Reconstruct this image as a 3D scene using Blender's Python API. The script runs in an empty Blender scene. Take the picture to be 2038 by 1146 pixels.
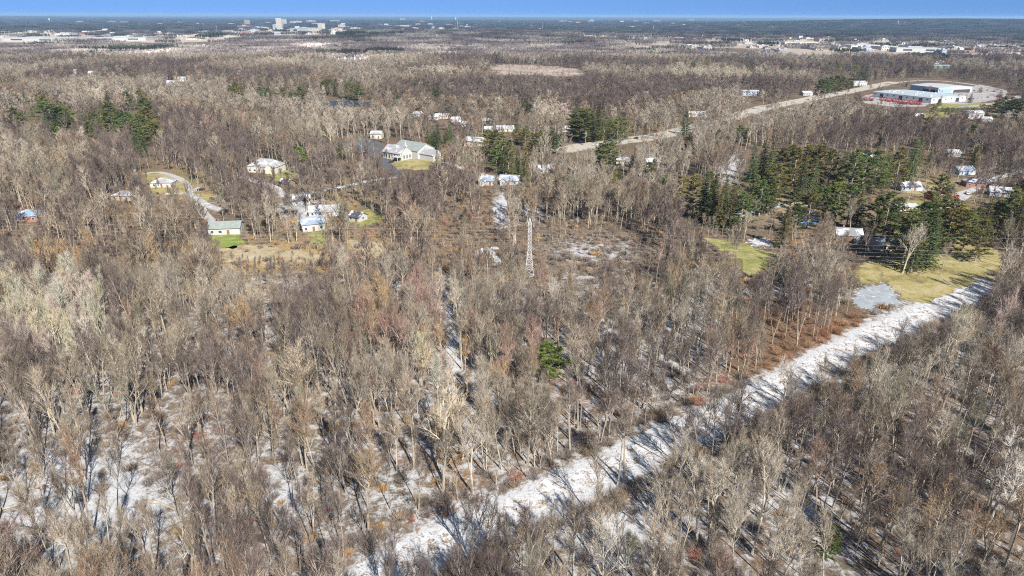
import bpy, math, random
import numpy as np
from mathutils import Vector, Matrix, noise

R = math.radians
rng = random.Random(7)
SC = bpy.context.scene
COL = SC.collection

# ------------------------------------------------------------------ camera, sky, sun, exposure
W0, H0, FPX = 2038.0, 1146.0, 1359.0          # the photograph's frame and focal length in its pixels
CAMZ = 100.0
PITCH = math.atan((573.0 - 30.5) / FPX)
ROLL = 6.5 / 2038.0
FWD = Vector((0, math.cos(PITCH), -math.sin(PITCH)))
_r, _u = Vector((1, 0, 0)), Vector((0, math.sin(PITCH), math.cos(PITCH)))
RGT = _r * math.cos(ROLL) + _u * math.sin(ROLL)
UPV = _u * math.cos(ROLL) - _r * math.sin(ROLL)
cd = bpy.data.cameras.new('camera')
cam = bpy.data.objects.new('camera', cd); COL.objects.link(cam)
cd.sensor_width = 36.0; cd.lens = 36.0 * FPX / W0
cd.clip_start = 0.5; cd.clip_end = 200000
M = Matrix((( RGT.x, UPV.x, -FWD.x, 0), (RGT.y, UPV.y, -FWD.y, 0), (RGT.z, UPV.z, -FWD.z, CAMZ), (0, 0, 0, 1)))
cam.matrix_world = M
SC.camera = cam

SUN_EL, SUN_AZ = 40.0, 26.0                    # behind the camera, to its right
sun_dir = Vector((math.sin(R(SUN_AZ)) * math.cos(R(SUN_EL)), -math.cos(R(SUN_AZ)) * math.cos(R(SUN_EL)), math.sin(R(SUN_EL))))
ld = bpy.data.lights.new('sun', 'SUN'); ld.energy = 5.0; ld.angle = R(0.5); ld.color = (1.0, 0.955, 0.89)
sun = bpy.data.objects.new('sun', ld); COL.objects.link(sun)
sun.rotation_euler = sun_dir.to_track_quat('Z', 'Y').to_euler()
sun.location = (0, -50, 300)

wd = bpy.data.worlds.new('World'); SC.world = wd; wd.use_nodes = True
nt = wd.node_tree; nt.nodes.clear()
out = nt.nodes.new('ShaderNodeOutputWorld'); bg = nt.nodes.new('ShaderNodeBackground'); sky = nt.nodes.new('ShaderNodeTexSky')
sky.sky_type = 'NISHITA'; sky.sun_disc = False
sky.sun_elevation = R(SUN_EL); sky.sun_rotation = R(180 - SUN_AZ)
sky.altitude = 300; sky.air_density = 1.0; sky.dust_density = 0.0; sky.ozone_density = 3.0
tc = nt.nodes.new('ShaderNodeTexCoord'); mp = nt.nodes.new('ShaderNodeVectorMath'); mp.operation = 'MULTIPLY_ADD'
mp.inputs[1].default_value = (1, 1, 0.75); mp.inputs[2].default_value = (0, 0, 0.30)
nt.links.new(tc.outputs['Generated'], mp.inputs[0]); nt.links.new(mp.outputs[0], sky.inputs['Vector'])
tn = nt.nodes.new('ShaderNodeMix'); tn.data_type = 'RGBA'; tn.blend_type = 'MULTIPLY'
tn.inputs[0].default_value = 1.0; tn.inputs[7].default_value = (0.82, 1.05, 1.30, 1)
sx = nt.nodes.new('ShaderNodeSeparateXYZ'); nt.links.new(tc.outputs['Generated'], sx.inputs[0])
gr = nt.nodes.new('ShaderNodeValToRGB'); nt.links.new(sx.outputs[2], gr.inputs[0])
gr.color_ramp.elements[0].position = 0.04; gr.color_ramp.elements[0].color = (.82, 1.05, 1.30, 1)
gr.color_ramp.elements[1].position = 0.35; gr.color_ramp.elements[1].color = (1.12, 1.02, .92, 1)
nt.links.new(gr.outputs[0], tn.inputs[7])
nt.links.new(sky.outputs[0], tn.inputs[6]); nt.links.new(tn.outputs[2], bg.inputs['Color'])
bg.inputs['Strength'].default_value = 0.08
nt.links.new(bg.outputs[0], out.inputs['Surface'])

SC.view_settings.view_transform = 'Standard'
SC.view_settings.look = 'None'
SC.view_settings.exposure = 0.77
SC.view_settings.gamma = 1.0
SC.render.engine = 'CYCLES'
cy = SC.cycles
cy.max_bounces = 4; cy.diffuse_bounces = 1; cy.glossy_bounces = 1; cy.transmission_bounces = 2
cy.volume_bounces = 0; cy.transparent_max_bounces = 4
cy.use_denoising = False
cy.use_adaptive_sampling = False
cy.filter_width = 1.1
cy.sample_clamp_indirect = 3.0
cy.caustics_reflective = False; cy.caustics_refractive = False

# ------------------------------------------------------------------ where things are
def hill(x, y):
    """terrain height: flat near the drone, low wooded ridges kilometres away"""
    h = 0.0
    def g(cx, cy_, sx, sy, a):
        return a * math.exp(-((x - cx) / sx) ** 2 - ((y - cy_) / sy) ** 2)
    if y > 1900:
        h += g(-300, 3250, 950, 420, 24)
        h += g(5200, 8200, 2600, 1500, 66)
        h += g(3300, 7000, 1500, 900, 22)
        h += g(-14000, 17500, 5500, 2600, 60)
        h += g(3000, 26000, 16000, 3000, 40)
    return h

def project(x, y, z):
    d = Vector((x, y, z - CAMZ))
    dz = d.dot(FWD)
    if dz < 1: return None
    return (W0 / 2 + FPX * d.dot(RGT) / dz, H0 / 2 - FPX * d.dot(UPV) / dz, dz)

def P(px, py, z=0.0):
    d = FWD + RGT * ((px - W0 / 2) / FPX) - UPV * ((py - H0 / 2) / FPX)
    if d.z > -0.0015: d.z = -0.0015
    t = (CAMZ - z) / -d.z
    return Vector((d.x * t, d.y * t, z))

def mpp(px, py):                               # metres per photograph pixel there
    p = P(px, py); return project(p.x, p.y, 0)[2] / FPX

def inpoly(x, y, poly):
    c = False; n = len(poly); j = n - 1
    for i in range(n):
        xi, yi = poly[i]; xj, yj = poly[j]
        if (yi > y) != (yj > y) and x < (xj - xi) * (y - yi) / (yj - yi) + xi: c = not c
        j = i
    return c

def segdist(p, a, b):
    ax, ay = a; bx, by = b; dx, dy = bx - ax, by - ay
    L = dx * dx + dy * dy
    t = 0 if L == 0 else max(0, min(1, ((p[0] - ax) * dx + (p[1] - ay) * dy) / L))
    return math.hypot(p[0] - ax - t * dx, p[1] - ay - t * dy)

# ------------------------------------------------------------------ materials
def newmat(name):
    m = bpy.data.materials.new(name); m.use_nodes = True
    t = m.node_tree; t.nodes.clear()
    o = t.nodes.new('ShaderNodeOutputMaterial')
    return m, t, o

def N(t, typ, **kw):
    n = t.nodes.new(typ)
    for k, v in kw.items():
        if k in n.bl_rna.properties: setattr(n, k, v)
    return n

def ramp(t, stops, src, interp='LINEAR'):
    r = t.nodes.new('ShaderNodeValToRGB'); cr = r.color_ramp; cr.interpolation = interp
    while len(cr.elements) > 1: cr.elements.remove(cr.elements[0])
    cr.elements[0].position = stops[0][0]; cr.elements[0].color = (*stops[0][1], 1)
    for p, c in stops[1:]:
        e = cr.elements.new(p); e.color = (*c, 1)
    t.links.new(src, r.inputs[0]); return r.outputs[0]

def noise_n(t, scale, detail=3, rough=0.6, vec=None, dist=0.0):
    n = t.nodes.new('ShaderNodeTexNoise'); n.inputs['Scale'].default_value = scale
    n.inputs['Detail'].default_value = detail; n.inputs['Roughness'].default_value = rough
    n.inputs['Distortion'].default_value = dist
    if vec is not None: t.links.new(vec, n.inputs['Vector'])
    return n.outputs['Fac']

def mixc(t, a, b, fac=None, typ='MIX', f=1.0):
    m = t.nodes.new('ShaderNodeMix'); m.data_type = 'RGBA'; m.blend_type = typ
    m.inputs[0].default_value = f
    for s, v in ((6, a), (7, b)):
        if isinstance(v, tuple): m.inputs[s].default_value = (*v, 1)
        else: t.links.new(v, m.inputs[s])
    if fac is not None: t.links.new(fac, m.inputs[0])
    return m.outputs[2]

def mathn(t, op, a, b=None, c=None):
    m = t.nodes.new('ShaderNodeMath'); m.operation = op
    for i, v in enumerate((a, b, c)):
        if v is None: continue
        if isinstance(v, (int, float)): m.inputs[i].default_value = v
        else: t.links.new(v, m.inputs[i])
    return m.outputs[0]

def geo_pos(t):
    return t.nodes.new('ShaderNodeNewGeometry').outputs['Position']

def diffuse(t, o, color):
    d = t.nodes.new('ShaderNodeBsdfDiffuse')
    if isinstance(color, tuple): d.inputs[0].default_value = (*color, 1)
    else: t.links.new(color, d.inputs[0])
    t.links.new(d.outputs[0], o.inputs['Surface']); return d

def princ(t, o, color, rough=0.7, spec=0.3, metal=0.0):
    d = t.nodes.new('ShaderNodeBsdfPrincipled')
    if isinstance(color, tuple): d.inputs['Base Color'].default_value = (*color, 1)
    else: t.links.new(color, d.inputs['Base Color'])
    d.inputs['Roughness'].default_value = rough; d.inputs['Specular IOR Level'].default_value = spec
    d.inputs['Metallic'].default_value = metal
    t.links.new(d.outputs[0], o.inputs['Surface']); return d

_pc = {}
def plain(name, col, rough=0.7, var=0.18, scale=0.6, metal=0.0, spec=0.3):
    k = (name,)
    if k in _pc: return _pc[k]
    m, t, o = newmat(name)
    tcn = t.nodes.new('ShaderNodeTexCoord').outputs['Object']
    f = noise_n(t, scale, 4, 0.65, tcn)
    c = ramp(t, [(0.25, tuple(v * (1 - var) for v in col)), (0.75, tuple(min(1, v * (1 + var)) for v in col))], f)
    princ(t, o, c, rough, spec, metal)
    _pc[k] = m; return m

def tint_mat(name, base, var, grey=0.0):
    """bark, twigs or needles: colour of the kind times the tree's own tint, mottled"""
    m, t, o = newmat(name)
    a = t.nodes.new('ShaderNodeAttribute'); a.attribute_type = 'INSTANCER'; a.attribute_name = 'tint'
    oi = t.nodes.new('ShaderNodeObjectInfo')
    pos = geo_pos(t)
    f = noise_n(t, 0.9, 2, 0.6, pos)
    c = ramp(t, [(0.3, tuple(v * (1 - var) for v in base)), (0.7, tuple(v * (1 + var) for v in base))], f)
    own = mixc(t, a.outputs['Color'], (.37, .345, .305), f=grey)
    c2 = mixc(t, c, own, typ='MULTIPLY')
    diffuse(t, o, c2)
    return m

MAT_BARK = tint_mat('bark', (1.04, 1.0, 0.93), 0.28, .5)
MAT_BARKF = tint_mat('far_bark', (.62, .58, .53), 0.28, .5)  # darker bark colour for the far trunks
MAT_TWIG = tint_mat('twigs', (0.80, 0.745, 0.69), 0.27)
MAT_SHRUB = tint_mat('shrub_twigs', (1.0, 1.0, 1.0), 0.3)
MAT_NEEDLE = tint_mat('needles', (1.0, 1.0, 1.0), 0.35)

# ------------------------------------------------------------------ mesh builders
class MB:
    def __init__(s): s.v = []; s.f = []; s.m = []; s.ci = 0
    def quadbox(s, c8, skip=()):
        n = len(s.v); s.v += [tuple(c) for c in c8]
        fs = [(0, 3, 2, 1), (4, 5, 6, 7), (0, 1, 5, 4), (1, 2, 6, 5), (2, 3, 7, 6), (3, 0, 4, 7)]
        for i, f in enumerate(fs):
            if i in skip: continue
            s.f.append(tuple(n + k for k in f)); s.m.append(s.ci)
    def box(s, x0, x1, y0, y1, z0, z1):
        s.quadbox([(x0, y0, z0), (x1, y0, z0), (x1, y1, z0), (x0, y1, z0), (x0, y0, z1), (x1, y0, z1), (x1, y1, z1), (x0, y1, z1)])
    def poly(s, pts):
        n = len(s.v); s.v += [tuple(p) for p in pts]; s.f.append(tuple(range(n, n + len(pts)))); s.m.append(s.ci)
    def tube(s, a, b, ra, rb, k=4, cap=False):
        a = Vector(a); b = Vector(b); d = (b - a)
        if d.length < 1e-6: return
        d.normalize()
        u = d.cross(Vector((0, 0, 1)) if abs(d.z) < 0.9 else Vector((1, 0, 0))).normalized(); w = d.cross(u)
        n = len(s.v)
        for c, r in ((a, ra), (b, rb)):
            for i in range(k):
                t = 2 * math.pi * i / k
                s.v.append(tuple(c + u * (r * math.cos(t)) + w * (r * math.sin(t))))
        for i in range(k):
            j = (i + 1) % k
            s.f.append((n + i, n + j, n + k + j, n + k + i)); s.m.append(s.ci)
        if cap: s.f.append(tuple(range(n + k, n + 2 * k))); s.m.append(s.ci)
    def spike(s, a, b, r):
        a = Vector(a); b = Vector(b); d = b - a
        u = d.cross(Vector((0.3, 0.2, 1)))
        if u.length < 1e-5: u = Vector((1, 0, 0))
        u.normalize(); w = d.cross(u).normalized()
        n = len(s.v)
        s.v += [tuple(a + u * r), tuple(a - u * (0.5 * r) + w * (0.87 * r)), tuple(a - u * (0.5 * r) - w * (0.87 * r)), tuple(b)]
        for f in ((0, 1, 3), (1, 2, 3), (2, 0, 3)):
            s.f.append(tuple(n + i for i in f)); s.m.append(s.ci)
    def mesh(s, name, mats):
        me = bpy.data.meshes.new(name); me.from_pydata(s.v, [], s.f)
        if not isinstance(mats, (list, tuple)): mats = [mats]
        for m in mats: me.materials.append(m)
        if len(mats) > 1: me.polygons.foreach_set('material_index', s.m)
        me.update(); return me
    def build(s, name, mat, parent=None):
        o = bpy.data.objects.new(name, s.mesh(name, mat)); COL.objects.link(o)
        if parent is not None: o.parent = parent
        return o

def empty(name, loc=(0, 0, 0), rz=0.0):
    o = bpy.data.objects.new(name, None); o.empty_display_size = 0.5; COL.objects.link(o)
    o.location = loc; o.rotation_euler = (0, 0, rz); return o

def struct(o): o['kind'] = 'structure'; return o
def stuff(o): o['kind'] = 'stuff'; return o
def tag(o, label, cat, group=None):
    o['label'] = label; o['category'] = cat
    if group: o['group'] = group
    return o

ORD = 'first second third fourth fifth sixth seventh eighth ninth tenth eleventh twelfth thirteenth fourteenth fifteenth sixteenth seventeenth eighteenth nineteenth twentieth'.split()
ORD += ['twenty-' + w for w in ORD[:9]] + ['thirtieth'] + ['thirty-' + w for w in ORD[:9]] + ['fortieth'] + ['forty-' + w for w in ORD[:9]]
pending = []
def tag_later(o, desc, zone, cat, group, px):
    """labels that need a count along a row are written at the end, when the whole row stands"""
    o['category'] = cat
    if group: o['group'] = group
    pending.append((o, desc, zone, px))
def write_labels():
    by = {}
    for o, d, z, px in pending: by.setdefault((d, z), []).append((px, o))
    for (d, z), l in by.items():
        l.sort(key=lambda t: t[0])
        if len(l) == 1: l[0][1]['label'] = f'{d} {z}'; continue
        for i, (px, o) in enumerate(l):
            w = 'leftmost' if i == 0 else ('rightmost' if i == len(l) - 1 else (ORD[i] + ' from left'))
            o['label'] = f'{d} {z}, {w}'
#@@PART2
# ------------------------------------------------------------------ the map: outlines read off the photograph, laid on the ground
LAWNR = [(1690,548),(1725,520),(1800,502),(1850,490),(1900,478),(1990,498),(1998,530),(1945,562),(1900,585),(1840,604),(1795,596),(1765,562),(1710,568)]
POND = [(1693,600),(1703,580),(1728,569),(1765,566),(1785,588),(1790,602),(1762,613),(1715,614)]
LAWNC = [(1400,474),(1455,478),(1500,492),(1548,506),(1530,535),(1500,548),(1478,545),(1478,518),(1440,500)]
MEADL = [(432,497),(470,488),(540,490),(600,500),(645,512),(640,524),(560,524),(450,522)]
MEADM = [(690,478),(740,478),(790,498),(830,518),(800,530),(740,508),(700,500)]
LAWN1 = [(416,472),(442,463),(482,462),(484,484),(462,496),(430,490)]
LAWN2 = [(698,424),(735,416),(768,433),(745,446),(715,452),(693,438)]
LAWN3 = [(618,462),(650,455),(656,478),(640,490),(618,485)]
CHGR = [(792,302),(845,292),(888,303),(880,318),(850,338),(790,338),(775,326)]
LOT = [(664,292),(700,277),(750,276),(762,292),(757,318),(735,312),(700,303)]
LAWN4 = [(284,346),(330,344),(368,356),(392,382),(352,392),(300,380)]
LAWN5 = [(380,386),(410,384),(432,392),(412,402),(392,398)]
LAWN6 = [(1792,368),(1850,358),(1878,378),(1860,388),(1800,384)]
LAWN7 = [(1775,404),(1830,398),(1850,412),(1830,424),(1780,420)]
LAWN8 = [(525,340),(560,335),(592,345),(575,362),(535,358)]
TANF = [(972,136),(985,129),(1040,129),(1100,131),(1150,137),(1170,146),(1150,153),(1080,150),(1000,149),(978,145)]
YARD = [(1712,192),(1742,186),(1800,198),(1850,206),(1840,212),(1780,213),(1720,205)]
YARD2 = [(1880,188),(1950,168),(2005,180),(2000,196),(1920,208),(1862,205),(1868,195)]
GRS1 = [(1860,208),(1905,200),(1980,206),(1975,214),(1900,216),(1850,215)]
GRS2 = [(1825,226),(1860,222),(1905,226),(1890,234),(1830,234)]
GRS3 = [(1955,226),(1985,224),(1990,236),(1960,238)]
BPOND = [(1588,432),(1602,417),(1628,422),(1634,440),(1615,450),(1595,448)]
DPOND = [(640,209),(660,201),(700,199),(748,203),(748,210),(700,213),(655,214)]
SNOWD = [(945,498),(990,492),(1000,520),(985,530),(972,512),(950,515)]
FIELD2 = [(1232,163),(1270,162),(1275,168),(1235,170)]
SNOW3 = [(655,107),(700,108),(740,112),(735,119),(690,121),(655,116)]
SNOWSP = [(1488,478),(1520,474),(1540,484),(1520,494),(1492,490)]
HFIELD = [(980,404),(1010,400),(1008,440),(985,445)]

PATHC = [(640,1210),(760,1146),(870,1083),(1000,1028),(1100,985),(1190,943),(1290,893),(1400,845),(1500,798),(1580,752),(1660,706),(1760,655),(1850,616),(1935,580),(1965,568)]
MAINRD = [(1100,302),(1165,290),(1215,284),(1265,277),(1320,269),(1350,262),(1400,249),(1440,238),(1480,226),(1520,215),(1570,205),(1640,191),(1700,180),(1745,170),(1782,163)]
ROADS = [
 ('residential_road', [(372,383),(396,398),(420,412),(440,418)], 5.0),
 ('driveway', [(330,386),(350,386),(378,382),(400,372)], 4.5),
 ('driveway', [(286,346),(318,343),(350,352),(372,366),(378,383)], 4.0),
 ('driveway', [(398,402),(402,418),(412,432),(425,442)], 5.0),
 ('residential_road', [(486,352),(512,362),(545,372),(560,384),(582,396),(600,412),(604,432)], 5.5),
 ('residential_road', [(540,394),(580,388),(640,380),(700,368),(745,358),(800,352)], 5.0),
 ('church_drive', [(757,312),(768,325),(785,340),(802,352),(850,352)], 7.0),
 ('church_drive', [(636,294),(660,286),(700,277),(735,276)], 4.0),
 ('residential_road', [(885,322),(930,338),(980,352),(1035,364)], 5.0),
 ('residential_road', [(1445,436),(1500,420),(1560,408),(1620,408)], 6.0),
 ('residential_road', [(1474,316),(1458,338),(1438,362)], 5.0),
 ('residential_road', [(1790,368),(1840,378),(1890,388),(1935,378),(1990,352),(2040,340)], 5.5),
 ('residential_road', [(1780,425),(1840,420),(1890,410),(1925,388)], 5.0),
 ('yard_road', [(1850,214),(1900,214),(1960,208),(2010,200),(2030,190)], 8.0),
 ('farm_track', [(540,208),(575,212),(600,218)], 9.0),
 ('side_street', [(1790,163),(1850,160),(1920,166),(1990,178)], 10.0),
]

GW, GH = 510, 287
clear = np.zeros((GH, GW)); view = np.zeros((GH, GW))
def stamp(arr, poly, val, grow=0):
    xs = [p[0] for p in poly]; ys = [p[1] for p in poly]
    cx, cyy = sum(xs) / len(xs), sum(ys) / len(ys)
    pl = [(cx + (x - cx) * (1 + grow), cyy + (y - cyy) * (1 + grow)) for x, y in poly]
    for j in range(max(0, int(min(p[1] for p in pl) // 4)), min(GH, int(max(p[1] for p in pl) // 4) + 2)):
        for i in range(max(0, int(min(p[0] for p in pl) // 4)), min(GW, int(max(p[0] for p in pl) // 4) + 2)):
            if inpoly(i * 4 + 2, j * 4 + 2, pl): arr[j, i] = max(arr[j, i], val)
def stampline(arr, line, w, val):
    for a, b in zip(line[:-1], line[1:]):
        for j in range(max(0, int((min(a[1], b[1]) - w) // 4)), min(GH, int((max(a[1], b[1]) + w) // 4) + 2)):
            for i in range(max(0, int((min(a[0], b[0]) - w) // 4)), min(GW, int((max(a[0], b[0]) + w) // 4) + 2)):
                if segdist((i * 4 + 2, j * 4 + 2), a, b) < w: arr[j, i] = max(arr[j, i], val)
for pl, vc, vv in ((LAWNR, 1, .86), (POND, 1, .75), (LAWNC, 1, .8), (MEADL, 1, .8), (MEADM, 1, .75), (LAWN1, 1, .97), (LAWN2, 1, .97), (LAWN3, 1, .9),
                   (CHGR, 1, .9), (LOT, 1, .6), (LAWN4, 1, .95), (LAWN5, 1, .9), (LAWN6, 1, .9), (LAWN7, 1, .85), (LAWN8, 1, .85), (TANF, .8, .98),
                   (YARD, 1, 1), (YARD2, 1, 1), (GRS1, 1, 1), (GRS2, 1, 1), (GRS3, 1, 1), (BPOND, 1, .9), (DPOND, 1, .97), (SNOWD, 1, .9), (FIELD2, 1, .95),
                   (SNOW3, 1, .95), (SNOWSP, 1, .8), (HFIELD, .9, .7)):
    stamp(clear, pl, vc, .04); stamp(view, pl, vv, 0)
for nme, ln, w in ROADS:
    stampline(clear, ln, 6, 1); stampline(view, ln, 4, .5)
stampline(clear, MAINRD[:6], 7, 1); stampline(clear, MAINRD[5:9], 1.5, 1); stampline(clear, MAINRD[8:], 7, 1); stampline(view, MAINRD[:6], 7, .95);  stampline(view, MAINRD[8:], 6, .96)
stampline(view, PATHC, 20, .45); stampline(view, PATHC[4:], 12, .68)
CUT = [(880,555),(890,620),(897,680),(903,730),(918,790),(940,860),(950,900)]
SCRUB = [(1062,448),(1150,442),(1290,468),(1335,520),(1250,540),(1100,532),(1064,510)]
SCRUB2 = [(885,400),(990,405),(1020,440),(1000,530),(880,520),(850,470)]
low = np.zeros((GH, GW)); stamp(low, TANF, 1, .04); stamp(view, SCRUB, .82); stamp(view, SCRUB2, .45); stamp(low, SCRUB, .95); stamp(low, SCRUB2, .8)
SCRUB3 = [(425,480),(680,488),(700,540),(500,545),(420,520)]
stamp(view, SCRUB3, .55); stamp(low, SCRUB3, .9)
for b_ in ([(400,370),(440,390),(460,430),(400,440)], [(560,370),(700,385),(690,430),(570,440)], [(1780,360),(1900,360),(1960,420),(1780,430)], [(280,340),(400,350),(400,392),(290,388)], [(640,360),(790,345),(800,365),(640,385)], [(1500,400),(1640,395),(1640,460),(1500,430)]): stamp(view, b_, .3); stamp(clear, b_, .2)
stampline(clear, CUT, 9, .95); stampline(view, CUT, 7, .7); stampline(view, CUT[2:4], 13, .8)
def look(arr, px, py):
    i, j = int(px // 4), int(py // 4)
    return arr[j, i] if 0 <= i < GW and 0 <= j < GH else 0.0
def look_out(arr, px, py):       # the nearest value for points a little off the frame
    return arr[min(GH - 1, max(0, int(py // 4))), min(GW - 1, max(0, int(px // 4)))]

PATHW = [P(*p) for p in PATHC]
def path_dist(x, y):
    return min(segdist((x, y), (a.x, a.y), (b.x, b.y)) for a, b in zip(PATHW[:-1], PATHW[1:]))

# snow lying in the woods: (cx, cy, rx, ry, amount) in photograph pixels
SNOWB = [(170,1000,300,210,.76),(700,720,330,170,.48),(800,980,300,150,.52),(1250,700,300,140,.66),(960,620,260,80,.6),(600,660,200,90,.6),(30,800,90,120,.6),(430,700,110,110,.55),(390,600,110,60,.45),(560,990,90,140,.65),(720,1000,160,160,.42),
 (960,780,60,130,.55),(905,700,25,60,.9),(940,860,60,90,.6),(860,690,60,50,.3),(1060,940,120,140,.45),(1220,1060,200,110,.75),(1560,1000,240,170,.60),
 (1420,620,110,80,.75),(1480,680,60,40,.5),(1150,570,160,50,.3),(1210,740,130,90,.5),(1330,790,140,60,.5),(1280,600,120,60,.35),(1750,760,160,90,.5),
 (1900,850,150,100,.28),(1180,500,150,45,.56),(1230,515,40,10,.7),(1130,470,30,8,.6),(1050,420,90,50,.5),(1160,400,90,40,.45),(1290,330,70,50,.5),(1000,420,25,45,.9),
 (930,250,110,40,.38),(600,415,120,40,.55),(1950,370,100,50,.42),(1450,330,40,60,.6),(1840,600,80,40,.5),(1620,520,80,50,.45),(1700,440,80,40,.35),
 (640,600,160,60,.35),(250,880,200,60,.5),(1720,930,150,140,.4),(1300,960,60,60,.6),(60,940,90,160,.6),(520,740,60,80,.5),(900,1080,120,80,.6),
 (1000,560,60,40,.35),(560,330,60,30,.4),(430,410,60,30,.45),(520,840,80,70,.45),(290,730,80,60,.4)]
# colour of the litter and dead grass: (cx, cy, rx, ry, colour, strength)
LITB = [(1640,690,120,60,(.20,.12,.08),.9),(900,930,60,70,(.26,.16,.08),.7),(930,1060,60,60,(.22,.10,.05),.6),(540,505,160,30,(.38,.29,.15),.8),
 (1180,500,140,40,(.24,.20,.165),.7),(960,470,70,60,(.25,.18,.13),.7),(770,500,90,40,(.40,.29,.16),.8),(540,515,190,32,(.50,.38,.20),.9),(650,400,110,50,(.34,.29,.17),.7),(350,370,90,30,(.36,.31,.16),.8),(940,430,70,70,(.28,.21,.15),.7),(1850,390,130,50,(.36,.31,.18),.7),(1560,420,90,40,(.40,.34,.24),.7),(1160,750,80,60,(.27,.15,.08),.6),
 (1600,490,30,20,(.34,.17,.09),.8),(400,580,120,25,(.36,.25,.12),.7),(150,440,160,60,(.30,.20,.12),.5),(1480,540,60,60,(.30,.24,.13),.6),(1900,560,140,40,(.32,.27,.14),.6),
 (1370,720,180,80,(.24,.16,.10),.4),(200,280,300,50,(.20,.15,.11),.5),(720,800,250,120,(.26,.19,.12),.4),(1800,1000,240,160,(.19,.13,.10),.5)]
path_d = 99
def ground_attr(px, py, dist):
    s = 0.48 if py > 540 else (0.10 if py > 300 else 0.04)
    for cx, cy_, rx, ry, a in SNOWB:
        q = ((px - cx) / rx) ** 2 + ((py - cy_) / ry) ** 2
        if q < 5: s = max(s, a * math.exp(-q * 0.9))
    if 1450 < px < 1720 and 600 < py < 740 and path_d > 6: s = min(s, .12)
    if px > 1700 and py > 780: s = min(s, .44)
    c = Vector((.145, .117, .094))
    if py < 150: c = Vector((.15, .12, .10))
    for cx, cy_, rx, ry, col, a in LITB:
        q = ((px - cx) / rx) ** 2 + ((py - cy_) / ry) ** 2
        if q < 5: c = c.lerp(Vector(col) * .82, a * math.exp(-q))
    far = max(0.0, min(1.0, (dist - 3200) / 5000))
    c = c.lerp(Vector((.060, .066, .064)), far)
    if (69 < py < 85 and px < 480) or (60 < py < 73 and 440 < px < 820): c = c.lerp(Vector((.50, .47, .44)), .85)
    if (80 < py < 112 and px > 1540) or (76 < py < 96 and 1180 < px <= 1540): c = c.lerp(Vector((.46, .42, .38)), .75)
    if dist > 1300: s *= 0.3
    return s, c

def build_ground():
    angs = []
    a = -180.0
    while a < -52: angs.append(a); a += 8.0
    a = -52.0
    while a <= 52.01: angs.append(a); a += 0.26
    a = 56.0
    while a < 180: angs.append(a); a += 8.0
    nr = 270; r0, r1 = 25.0, 70000.0
    rads = [r0 * (r1 / r0) ** (i / (nr - 1)) for i in range(nr)]
    na = len(angs)
    V = [(0, 0, 0)]; S = [0.2]; C = [(.2, .15, .1)]
    for r in rads:
        for a in angs:
            x, y = r * math.sin(R(a)), r * math.cos(R(a))
            V.append((x, y, hill(x, y)))
            s, c = 0.2, (.17, .13, .10)
            if abs(a) <= 53:
                q = project(x, y, 0)
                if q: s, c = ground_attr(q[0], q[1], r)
                if 60 < r < 340:
                    pd = path_dist(x, y)
                    if pd < 14: s = max(s, 1.0 - max(0, pd - 2) * .10)
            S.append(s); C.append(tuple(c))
    F = [(0, 1 + (j + 1) % na, 1 + j) for j in range(na)]
    for i in range(nr - 1):
        b0 = 1 + i * na; b1 = b0 + na
        for j in range(na):
            k = (j + 1) % na
            F.append((b0 + j, b0 + k, b1 + k, b1 + j))
    me = bpy.data.meshes.new('ground'); me.from_pydata(V, [], F)
    me.attributes.new('snow', 'FLOAT', 'POINT').data.foreach_set('value', S)
    cc = np.ones((len(V), 4), dtype=np.float32); cc[:, :3] = np.array(C)
    me.attributes.new('litter', 'FLOAT_COLOR', 'POINT').data.foreach_set('color', cc.ravel())
    me.polygons.foreach_set('use_smooth', [True] * len(F))
    m, t, o = newmat('forest_floor')
    pos = geo_pos(t)
    sn = t.nodes.new('ShaderNodeAttribute'); sn.attribute_name = 'snow'
    li = t.nodes.new('ShaderNodeAttribute'); li.attribute_name = 'litter'
    n1 = noise_n(t, 0.33, 8, 0.78, pos, 0.5)
    n2 = noise_n(t, 1.1, 7, 0.8, pos)
    n3 = noise_n(t, 0.035, 3, 0.6, pos)
    lum = ramp(t, [(0.34, (.30, .28, .27)), (0.5, (.92, .90, .88)), (0.66, (1.9, 1.75, 1.5))], n2)
    c1 = mixc(t, li.outputs['Color'], lum, typ='MULTIPLY')
    c2 = mixc(t, c1, ramp(t, [(0.35, (.82, .84, .80)), (0.65, (1.2, 1.1, 1.0))], n3), typ='MULTIPLY')
    e = mathn(t, 'ADD', mathn(t, 'MULTIPLY', n1, 0.55), mathn(t, 'MULTIPLY', n2, 0.45))
    thr = mathn(t, 'MULTIPLY_ADD', sn.outputs['Fac'], 0.36, 0.31)
    fac = mathn(t, 'MULTIPLY_ADD', mathn(t, 'SUBTRACT', thr, e), 14.0, 0.5)
    cl = t.nodes.new('ShaderNodeClamp'); t.links.new(fac, cl.inputs[0])
    snowc = ramp(t, [(0.38, (.26, .25, .24)), (0.47, (.46, .47, .48)), (0.6, (.55, .55, .55))], n2)
    col = mixc(t, c2, snowc, fac=cl.outputs[0])
    d = diffuse(t, o, col)
    bp = t.nodes.new('ShaderNodeBump'); bp.inputs['Strength'].default_value = 0.5; bp.inputs['Distance'].default_value = 0.25
    t.links.new(n2, bp.inputs['Height']); t.links.new(bp.outputs[0], d.inputs['Normal'])
    me.materials.append(m)
    g = bpy.data.objects.new('ground', me); COL.objects.link(g); struct(g)
build_ground()

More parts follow.
